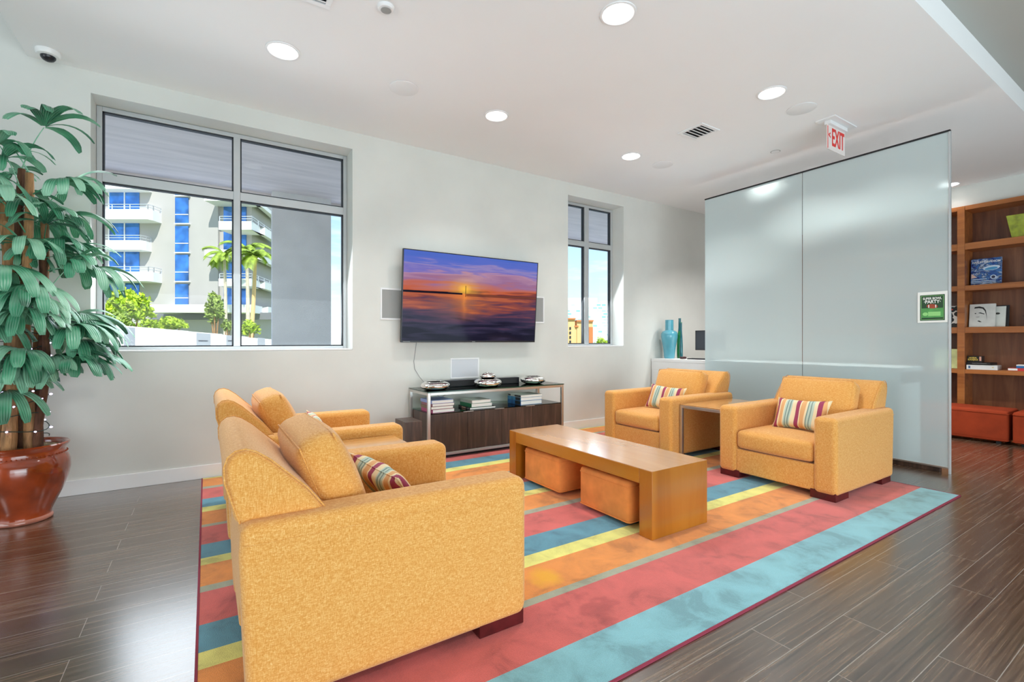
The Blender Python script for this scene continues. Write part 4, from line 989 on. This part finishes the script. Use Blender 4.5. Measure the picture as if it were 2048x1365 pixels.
for (x0, y0, x1, y1, h, r) in spec:
    pts = []; rr = []
    for k in range(15):
        u = k/14; pts.append((x0+(x1-x0)*u+.012*sin(u*7+x0*40), y0+(y1-y0)*u+.012*cos(u*6+y0*40), .50+(h-.50)*u))
        rr.append(r*(1.12-.35*u)*(1+.10*(k % 2)))
    o = MB().tube(pts, rr, 10).build('cane', M['cane'] if r > .0265 else M['cane_dark'], t, smooth=True)
    canes.append((pts, h))
def leaflet(m, uvs, base, d, side, length, width, droop):
    # d: unit outward direction, side: unit lateral
    n = 9; p = Vector(base); dirv = Vector(d); rows = []
    step = length/n
    for i in range(n+1):
        u = i/n
        w = width*(.30+.70*min(1, u*3.0))*(1 if u < .80 else (1-((u-.80)/.20)**2*.50))
        up = dirv.cross(side).normalized()
        if up.z < 0: up = -up
        rows.append((p-side*w/2, p-side*w*.25+up*.004, p+up*.0015, p+side*w*.25+up*.004, p+side*w/2, u))
        dirv = (dirv + Vector((0, 0, -1))*droop*(.5+1.1*u)/n).normalized(); p = p+dirv*step
    o = len(m.v)
    for r_ in rows:
        for q_ in r_[:5]: m.v.append(tuple(q_))
        for c in range(5): uvs.append((c/4, r_[5]))
    for i in range(n):
        for c in range(4): a = o+i*5+c; m.f.append((a, a+1, a+6, a+5))
def frond(base, az, elev, plen, nleaf, llen, lw, idx):
    m = MB(); uvs = []
    d = Vector((cos(az)*cos(elev), sin(az)*cos(elev), sin(elev))); p = Vector(base); pts = [p.copy()]
    for k in range(7):
        d = (d+Vector((0, 0, -.085))).normalized(); p = p+d*plen/7; pts.append(p.copy())
    st = MB().tube(pts, [.0045*(1-.4*k/7) for k in range(8)], 5)
    hub = pts[-1]; s0 = Vector((-sin(az), cos(az), 0))
    for k in range(nleaf):
        f = (k-(nleaf-1)/2)/max(1, (nleaf-1)/2)
        ang = f*R(72)
        dd = (d*cos(ang)+s0*sin(ang)+Vector((0, 0, .30-.12*abs(f)))).normalized()
        sd_ = dd.cross(Vector((0, 0, 1))).normalized()
        sd_ = (sd_+Vector((0, 0, rng.uniform(-.35, .35)))).normalized()
        leaflet(m, uvs, hub+dd*.012, dd, sd_, llen*(1-.18*abs(f))*rng.uniform(.85, 1.1), lw*rng.uniform(.8, 1.1), rng.uniform(1.5, 2.7))
    me = bpy.data.meshes.new('frond'); nv = len(m.v)
    me.from_pydata(m.v+st.v, [], m.f+[tuple(i+nv for i in f) for f in st.f])
    allu = uvs+[(.5, .5)]*len(st.v); uvl = me.uv_layers.new(name='UVMap')
    for lp in me.loops: uvl.data[lp.index].uv = allu[lp.vertex_index]
    me.materials.append(M['leaf']); me.shade_smooth()
    o = bpy.data.objects.new('frond', me); C.objects.link(o); o.parent = palm
    return o
nf = 0
WALLC = WY-PY
for ci, (pts, h) in enumerate(canes):
    k0 = 0
    zs = []
    z = h
    while z > (.98 if ci % 2 == 0 else .84) and len(zs) < 12:
        zs.append(z); z -= rng.uniform(.13, .19)
    for j, z in enumerate(zs):
        if nf >= 96: break
        u = (z-.5)/(h-.5); i = min(13, int(u*14)); f = u*14-i
        b = Vector(pts[i]).lerp(Vector(pts[i+1]), f) if i < 14 else Vector(pts[14])
        # golden-angle spread, kept off the wall side
        az = (ci*1.7+j*2.4) % (2*pi)
        if sin(az) > .55: az = -az if rng.random() < .6 else (pi-az if cos(az) < 0 else az-1.1)
        el = R(68) if j == 0 else R(rng.uniform(22, 55))
        reach = rng.uniform(.18, .34)
        if b.y+sin(az)*(reach+.25) > WALLC-.05: reach *= .4; ll = .22
        else: ll = rng.uniform(.30, .40)
        frond(tuple(b), az, el, reach, rng.choice((6, 7, 8)), ll, .066, nf); nf += 1
# keep foliage in front of the wall
for o in palm.children:
    if o.name.startswith('frond'):
        for v in o.data.vertices:
            lim = WALLC-.035
            if v.co.y > lim-.06: v.co.y = lim-.06+.05*math.tanh((v.co.y-(lim-.06))/.25)
# fairy lights round the canes
t = thing('fairy_lights', 'string of lit white fairy lights wound around the palm canes', 'string lights', (PX, PY, 0))
pts = []
turns = 9; nn = turns*22
for k in range(nn+1):
    u = k/nn; a = 2*pi*turns*u; z = .56+.86*u+.022*sin(a*1.7+1)
    rr_ = .135+.035*u
    pts.append((rr_*1.12*cos(a)-.01-.05*u, rr_*.92*sin(a)-.02, z))
MB().tube(pts, .0028, 5).build('wire', M['wire'], t, smooth=True)
for k in range(4, nn, 3):
    p = pts[k]; q = Vector((p[0], p[1], 0)).normalized()
    o = MB().lathe([(.001, -.003), (.0052, .0), (.0056, .008), (.001, .015)], 8, (0, 0, 0), Matrix.Translation(Vector(p)+q*.006) @ q.to_track_quat('Z', 'Y').to_matrix().to_4x4()).build('bulb', M['bulb'], t, smooth=True)

# ================================================================== OUTDOORS
# a frame aligned with the street: local x to the right, local y away, z up, origin under the viewpoint
AZ = -R(32.783); F = 948.7
def ex(px, d): return (px-1024)/F*d
def ez(py, d): return 1.25+(683-py)/F*d
def othing(name, label, cat, px, d, z0, group=None):
    p = VX*d + RX*ex(px, d)
    return thing(name, label, cat, (p.x, p.y, z0), AZ, group), ex(px, d), d, z0
class OB(MB):
    """boxes given in the street frame, stored relative to a thing's own base"""
    def __init__(s, o): super().__init__(); s.o = o
    def ob(s, x0, x1, y0, y1, z0, z1): 
        a, b, c = s.o; return s.box(x0-a, x1-a, y0-b, y1-b, z0-c, z1-c)
    def opoly(s, poly, z0, z1):
        a, b, c = s.o; return s.prism([(p[0]-a, p[1]-b) for p in poly], z0-c, z1-c, 'z')
gp = MB().box(-60, 90, 5.6, 220, -.9, -.8).build('ground_outside', M['grass']); struct(gp)
struct(MB().box(-14, 16, 5.47, 15.5, -.8, -.1).build('terrace_bounce', M['white_out']))  # unseen slab, made white and wide to bounce light onto the soffit
# overhang and column of our own building
m = MB(); m.box(-8, 12, 5.471, 8.1, 3.50, 3.7); struct(m.build('trim_2', M['soffit_out']))
m = MB(); m.box(-8, 12, 8.1, 8.22, 3.40, 3.7); struct(m.build('trim_3', M['soffit_out']))
o = MB().box(.826, 1.665, 7.9, 8.02, -.1, 3.5).build('building_column', M['column_out']); tag(o, 'broad grey stucco column outside the right window pane', 'column')
# thin jamb return outside left and sides of window
# garden wall
o3 = othing('garden_wall', 'long white stucco garden wall outside below the trees', 'garden wall', 380, 14, -.1); t, O = o3[0], o3[1:]
def gw(pa, da, pb, db):
    return (ex(pa, da), da), (ex(pb, db), db)
A, B = (ex(150, 12.2), 12.2), (ex(548, 15.0), 15.0)
dv = Vector((B[0]-A[0], B[1]-A[1])).normalized(); nv2 = Vector((-dv.y, dv.x))
def wz(u): return 1.745-.40*u
def seg(u0, u1, z1a, z1b, off=0, th=.2, z0=-.1):
    a = Vector(A).lerp(Vector(B), u0)-nv2*off; b = Vector(A).lerp(Vector(B), u1)-nv2*off
    q = [a, b, b+nv2*th, a+nv2*th]; ox, oy, oz = O
    return MB().add([(p.x-ox, p.y-oy, z0-oz) for p in q]+[(q[0].x-ox, q[0].y-oy, z1a-oz), (q[1].x-ox, q[1].y-oy, z1b-oz), (q[2].x-ox, q[2].y-oy, z1b-oz), (q[3].x-ox, q[3].y-oy, z1a-oz)],
                    [(0, 3, 2, 1), (4, 5, 6, 7), (0, 1, 5, 4), (1, 2, 6, 5), (2, 3, 7, 6), (3, 0, 4, 7)])
m = MB()
for u0, u1, dz in ((0, .52, 0), (.52, .70, -.01), (.70, .84, -.03), (.84, 1.0, -.05)):
    s_ = seg(u0, u1, wz(u0)+dz, wz(u1)+dz); m.add(s_.v, s_.f)
m.build('wall_body', M['white_out'], t)
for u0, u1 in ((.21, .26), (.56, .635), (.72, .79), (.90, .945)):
    seg(u0, u1, wz(u0)-.03, wz(u1)-.03, .012, .02).build('recess_shade_panel', M['recess_shade_out'], t)  # recess shade put into the grey colour; the panels stand proud
for u0, u1 in ((.57, .62), (.73, .78)):
    seg(u0, u1, 1.27, 1.265, .03, .03, 1.25).build('wall_grille', M['gasket'], t)

# main apartment block
D0 = 46.0
o3 = othing('apartment_block', 'white apartment block with curved balconies seen through the big window', 'building', 370, D0, -.8); t, O = o3[0], o3[1:]
OB(O).ob(ex(100, D0), ex(436, D0), D0, D0+14, -.8, 24).build('facade', M['stucco_out'], t)
OB(O).opoly([(ex(436, D0), D0+.3), (ex(500, D0), D0+.3), (ex(560, D0+9), D0+9), (ex(560, D0+9), D0+14), (ex(436, D0), D0+14)], -.8, 24).build('right_wing', M['stucco_out'], t)
def px_box(x0, x1, y0, y1, d, th, nm, mat, par=None, fr=.0):
    return OB(O).ob(ex(x0, d), ex(x1, d), d, d+th, ez(y1, d), ez(y0, d)).build(nm, M[mat], par or t)
for (a, b) in ((372, 391), (396, 447), (453, 505), (510, 563), (569, 611)):
    f = px_box(350, 376, a, b, D0-.12, .2, 'stair_window', 'bluewin')
    zz = a+(b-a)*.66
    px_box(350, 376, zz-.8, zz+.8, D0-.16, .05, 'mullion', 'white_out', f)
    px_box(348, 378, b, b+2.2, D0-.25, .25, 'ledge', 'white_out', f)
for i, (a, b) in enumerate(((376, 422), (442, 484), (503, 547), (566, 610))):
    f = px_box(218, 278, a, b, D0-.06, .12, 'balcony_window', 'bluewin')
    px_box(247.5, 249.5, a, b, D0-.12, .05, 'mullion', 'white_out', f)
    px_box(216, 218, a, b, D0-.12, .12, 'jamb', 'white_out', f)
M_sh = 'white_out'
def balcony(x0, x1, y0, y1, dep, angled=None, rail=True, posts=4):
    d = D0-dep
    m = OB(O)
    if angled:
        xa, xb, dd = angled
        m.opoly([(ex(x0, d), D0+.2), (ex(x0, d), d), (ex(xa, d), d), (ex(xb, dd), dd), (ex(xb, dd), dd+3), (ex(xa, d), D0+.4)], ez(y1, d), ez(y0, d))
    else:
        m.opoly([(ex(x0, d), D0+.1), (ex(x0, d), d), (ex(x1-4, d), d), (ex(x1, d), d+.5), (ex(x1, d), D0+.1)], ez(y1, d), ez(y0, d))
    b = m.build('balcony', M['white_out'], t)
    if rail:
        z0, z1 = ez(y0, d), ez(y0-10, d); pts = [(ex(x0+1, d), d+.1), (ex((angled[0] if angled else x1-4), d), d+.1)] + ([(ex(angled[1], angled[2]), angled[2]+.1)] if angled else [(ex(x1-1, d), d+.6), (ex(x1-1, d), D0)])
        r = MB(); a_, b_, c_ = O
        for zz in (z1, (z0+z1)/2): r.tube([(p[0]-a_, p[1]-b_, zz-c_) for p in pts], .035, 5)
        for i in range(len(pts)-1):
            p, q = Vector(pts[i]), Vector(pts[i+1]); n = max(1, int((q-p).length/1.5))
            for k in range(n+1):
                w = p.lerp(q, k/n); r.box(w.x-a_-.03, w.x-a_+.03, w.y-b_-.03, w.y-b_+.03, z0-c_, z1-c_)
        r.build('railing', M['rail_out'], b)
    return b
balcony(150, 285, 368, 378, 1.2, rail=False)
balcony(150, 298, 419, 439, 1.6)
balcony(150, 284, 481, 500, 1.2)
balcony(150, 299, 544, 563, 1.6)
for (a, b) in ((398, 446), (463, 505), (520, 560), (575, 616)):
    f = px_box(447, 466, a, b, D0+.2, .2, 'wing_window', 'bluewin'); px_box(470, 492, a, b, D0+.2, .2, 'wing_window', 'bluewin')
    px_box(512, 522, a+4, b-3, D0+3.2, .4, 'wing_door', 'gasket')
    px_box(524, 538, a+6, b, D0+5.5, .4, 'wing_window', 'slate_out')
balcony(408, 0, 394, 402, 1.8, (500, 541, D0+4.5), rail=False)
balcony(437, 0, 443, 460, 2.0, (503, 548, D0+4.5))
balcony(409, 0, 500, 514, 1.8, (500, 541, D0+4.5), rail=False)
balcony(437, 0, 558, 573, 2.0, (503, 548, D0+4.5))
balcony(300, 0, 610, 626, 2.4, (505, 548, D0+4.0), rail=False)
px_box(300, 545, 626, 640, D0-.3, .4, 'podium_shade_strip', 'dark_out')  # solid dark strip, the shade of the recess put into its colour

# trees and shrubs: trunk with branches plus a crown of small leaf clusters
def crown_mesh(par, cx, cy, cz, rx, ry, rz_, n, size, mat, rnd):
    vs = []; fs = []
    for k in range(n):
        while True:
            p = Vector((rnd.uniform(-1, 1), rnd.uniform(-1, 1), rnd.uniform(-1, 1)))
            if .35 < p.length < 1: break
        b = 1+.25*sin(p.x*5+p.z*4)+.15*sin(p.y*7)
        c = Vector((cx+p.x*rx*b*.85, cy+p.y*ry*b*.85, cz+p.z*rz_*b*.85))
        a = Vector((rnd.uniform(-1, 1), rnd.uniform(-1, 1), rnd.uniform(-1, 1))).normalized(); e_ = a.orthogonal().normalized(); s_ = size*rnd.uniform(.6, 1.3); o = len(vs)
        vs += [tuple(c-a*s_), tuple(c+e_*s_*.45), tuple(c+a*s_), tuple(c-e_*s_*.45)]; fs.append((o, o+1, o+2, o+3))
    m = MB(); m.v = vs; m.f = fs
    me = bpy.data.meshes.new('foliage'); me.from_pydata(vs, [], fs); me.materials.append(M[mat])
    o = bpy.data.objects.new('foliage', me); C.objects.link(o); o.parent = par
    return o
rnd = random.Random(5)
def shrub(name, label, px, d, y0, y1, wpx, mat, n, cat='shrub', trunk=False, group=None, size=.12, basez=-.8):
    t, X0, Y0, Z0 = othing(name, label, cat, px, d, basez, group)
    zt, zb = ez(y0, d)-basez, ez(y1, d)-basez; r = wpx/2/F*d
    crown_mesh(t, 0, 0, (zt+zb)/2, r, r*.8, (zt-zb)/2, n, size, mat, rnd)
    m = MB(); top = (zt+zb)/2
    for k in range(4):
        a = 2*pi*k/4+.4; m.tube([(.05*cos(a), .05*sin(a), 0), (r*.1*cos(a), r*.1*sin(a), top*.5), (r*.4*cos(a), r*.4*sin(a), top)], [.06, .045, .02], 6)
    m.build('stem', M['cane'], t)
    return t
shrub('broad_tree', 'bushy yellow-green tree behind the garden wall, left in the window', 258, 21, 578, 650, 92, 'leaf_out', 1500, 'tree', size=.14)
shrub('olive_shrub', 'low olive shrub at the left end of the garden wall', 232, 19, 622, 656, 60, 'leaf_out_dark', 700, size=.10)
shrub('low_shrub', 'low rounded yellow-green shrub on the wall, left of the small tree', 345, 22.5, 634, 662, 62, 'leaf_out', 700, size=.10)
shrub('low_shrub', 'low yellow-green shrub between the broad tree and the rounded shrub', 300, 25.5, 638, 662, 50, 'leaf_out', 500, size=.10)
shrub('small_tree', 'small upright green tree left of the window mullion', 430, 26, 584, 648, 38, 'leaf_out_dark', 1100, 'tree', size=.12)
shrub('low_shrub', 'yellow-green shrub at the foot of the leaning palms', 500, 28, 640, 672, 44, 'leaf_out', 500, size=.12)
shrub('low_shrub', 'green bush just right of the small tree, by the palm trunk', 455, 29, 640, 664, 22, 'leaf_out_dark', 300, size=.12)

def palm_tree(label, px, d, ytop, pxb, yb, rad, nfr=13, trunk='trunk_out', seed=1):
    t, X0, Y0, Z0 = othing('palm_tree', label, 'palm tree', px, d, -.8, 'palms by the apartment block')
    rn = random.Random(seed); zt = ez(ytop, d)+.8; dxb = ex(pxb, d)-ex(px, d)
    MB().tube([(dxb*(1-u), .2*sin(u*3), zt*u) for u in [k/8 for k in range(9)]], [.17-.06*k/8 for k in range(9)], 8).build('trunk', M[trunk], t, smooth=True)
    for k in range(nfr):
        az = 2*pi*k/nfr+rn.uniform(-.2, .2); el = rn.uniform(.2, 1.1); d_ = Vector((cos(az)*cos(el), sin(az)*cos(el), sin(el))); p = Vector((0, .0, zt)); rib = [p.copy()]
        L_ = rad*rn.uniform(.85, 1.15)
        for i in range(9): d_ = (d_+Vector((0, 0, -.2))).normalized(); p = p+d_*L_/9; rib.append(p.copy())
        vs = [tuple(q) for q in rib]; fs = []; m = MB().tube(rib, .02, 4)
        for i in range(1, 10):
            dd = (rib[i]-rib[i-1]).normalized(); sd_ = dd.cross(Vector((0, 0, 1))).normalized()
            for s in (-1, 1):
                for sub in (0, .17, .33, .5, .66, .83):
                    q = rib[i-1].lerp(rib[i], sub); ln = L_*.26*(1-.5*abs(i/9-.45)); tip = q+sd_*s*ln+dd*ln*.5+Vector((0, 0, -ln*.55))
                    o = len(m.v); w = dd*.028; m.v += [tuple(q-w), tuple(q+w), tuple(tip)]; m.f.append((o, o+1, o+2))
        me = bpy.data.meshes.new('frond'); me.from_pydata(m.v, [], m.f); me.materials.append(M['palm_out']); o = bpy.data.objects.new('frond', me); C.objects.link(o); o.parent = t
palm_tree('straight white-trunked palm left of the window mullion', 448, 41.0, 508, 449, 660, 2.0, seed=1)
palm_tree('palm just right of the window mullion, crown behind the leaning one', 492, 37, 500, 494, 660, 2.0, seed=2)
palm_tree('leaning palm with golden trunk, farthest right of the three', 510, 33, 512, 495, 660, 1.7, nfr=10, trunk='tan_out', seed=3)

# distant buildings through the narrow window
o3 = othing('glass_tower', 'distant teal and white glass tower through the narrow window', 'building', 1185, 240, -.8); t, O = o3[0], o3[1:]
def tower_mat():
    m, tt, b = nmat('tower_glass_grid'); b.inputs['Roughness'].default_value = .5
    tc = N(tt, 'ShaderNodeTexCoord'); mp = N(tt, 'ShaderNodeMapping'); mp.inputs['Rotation'].default_value = (R(90), 0, 0); L(tt, tc.outputs['Object'], mp.inputs[0])
    bk = N(tt, 'ShaderNodeTexBrick'); bk.inputs['Scale'].default_value = 1; bk.inputs['Brick Width'].default_value = 2.6; bk.inputs['Row Height'].default_value = 1.5; bk.inputs['Mortar Size'].default_value = .3; bk.offset = .3
    bk.inputs['Color1'].default_value = (*col(120, 190, 190), 1); bk.inputs['Color2'].default_value = (*col(240, 248, 246), 1); bk.inputs['Mortar'].default_value = (*col(236, 240, 238), 1)
    L(tt, mp.outputs[0], bk.inputs[0]); L(tt, bk.outputs[0], b.inputs['Base Color']); return m
M['tower'] = tower_mat()
OB(O).ob(ex(1100, 240), ex(1262, 240), 240, 256, -.8, ez(606, 240)).build('tower_body', M['tower'], t)
OB(O).ob(ex(1100, 240), ex(1196, 240), 242, 254, ez(606, 240), ez(596, 240)).build('penthouse', M['white_out'], t)
OB(O).ob(ex(1203, 240), ex(1250, 240), 242, 254, ez(606, 240), ez(602, 240)).build('penthouse', M['white_out'], t)
o3 = othing('tan_building', 'tan stucco building with terracotta roof through the narrow window', 'building', 1155, 120, -.8); t, O = o3[0], o3[1:]
for i, (a, b, c) in enumerate(((1120, 1150, 640), (1154, 1186, 644), (1150, 1156, 655))):
    OB(O).ob(ex(a, 120), ex(b, 120), 120+i*.2, 128, -.8, ez(c, 120)).build('wing', M['tan_out'], t)
    OB(O).ob(ex(a-1, 120), ex(b+1, 120), 119.5+i*.2, 128.5, ez(c, 120), ez(c-3, 120)).build('roof', M['terracotta_out'], t)
m = OB(O)
for k in range(4): m.ob(ex(1139, 119.9), ex(1142, 119.9), 119.8, 120.1, ez(655+k*9+5, 119.9), ez(655+k*9, 119.9))
m.build('window_column', M['gasket'], t)
OB(O).ob(ex(1178, 118), ex(1186, 118), 118, 119.4, -.8, ez(655, 118)).build('chimney', M['terracotta_out'], t)
shrub('clipped_shrub', 'bright green bush at the bottom of the narrow window', 1206, 16, 674, 712, 40, 'leaf_out', 1100, size=.045)
o3 = othing('low_white_building', 'tiny pale building low on the horizon beside the column', 'building', 678, 160, -.8); t, O = o3[0], o3[1:]
OB(O).ob(ex(664, 160), ex(705, 160), 160, 170, -.8, ez(672, 160)).build('body', M['white_out'], t)
OB(O).ob(ex(672, 160), ex(698, 160), 162, 168, ez(672, 160), ez(667, 160)).build('roof_block', M['slate_out'], t)
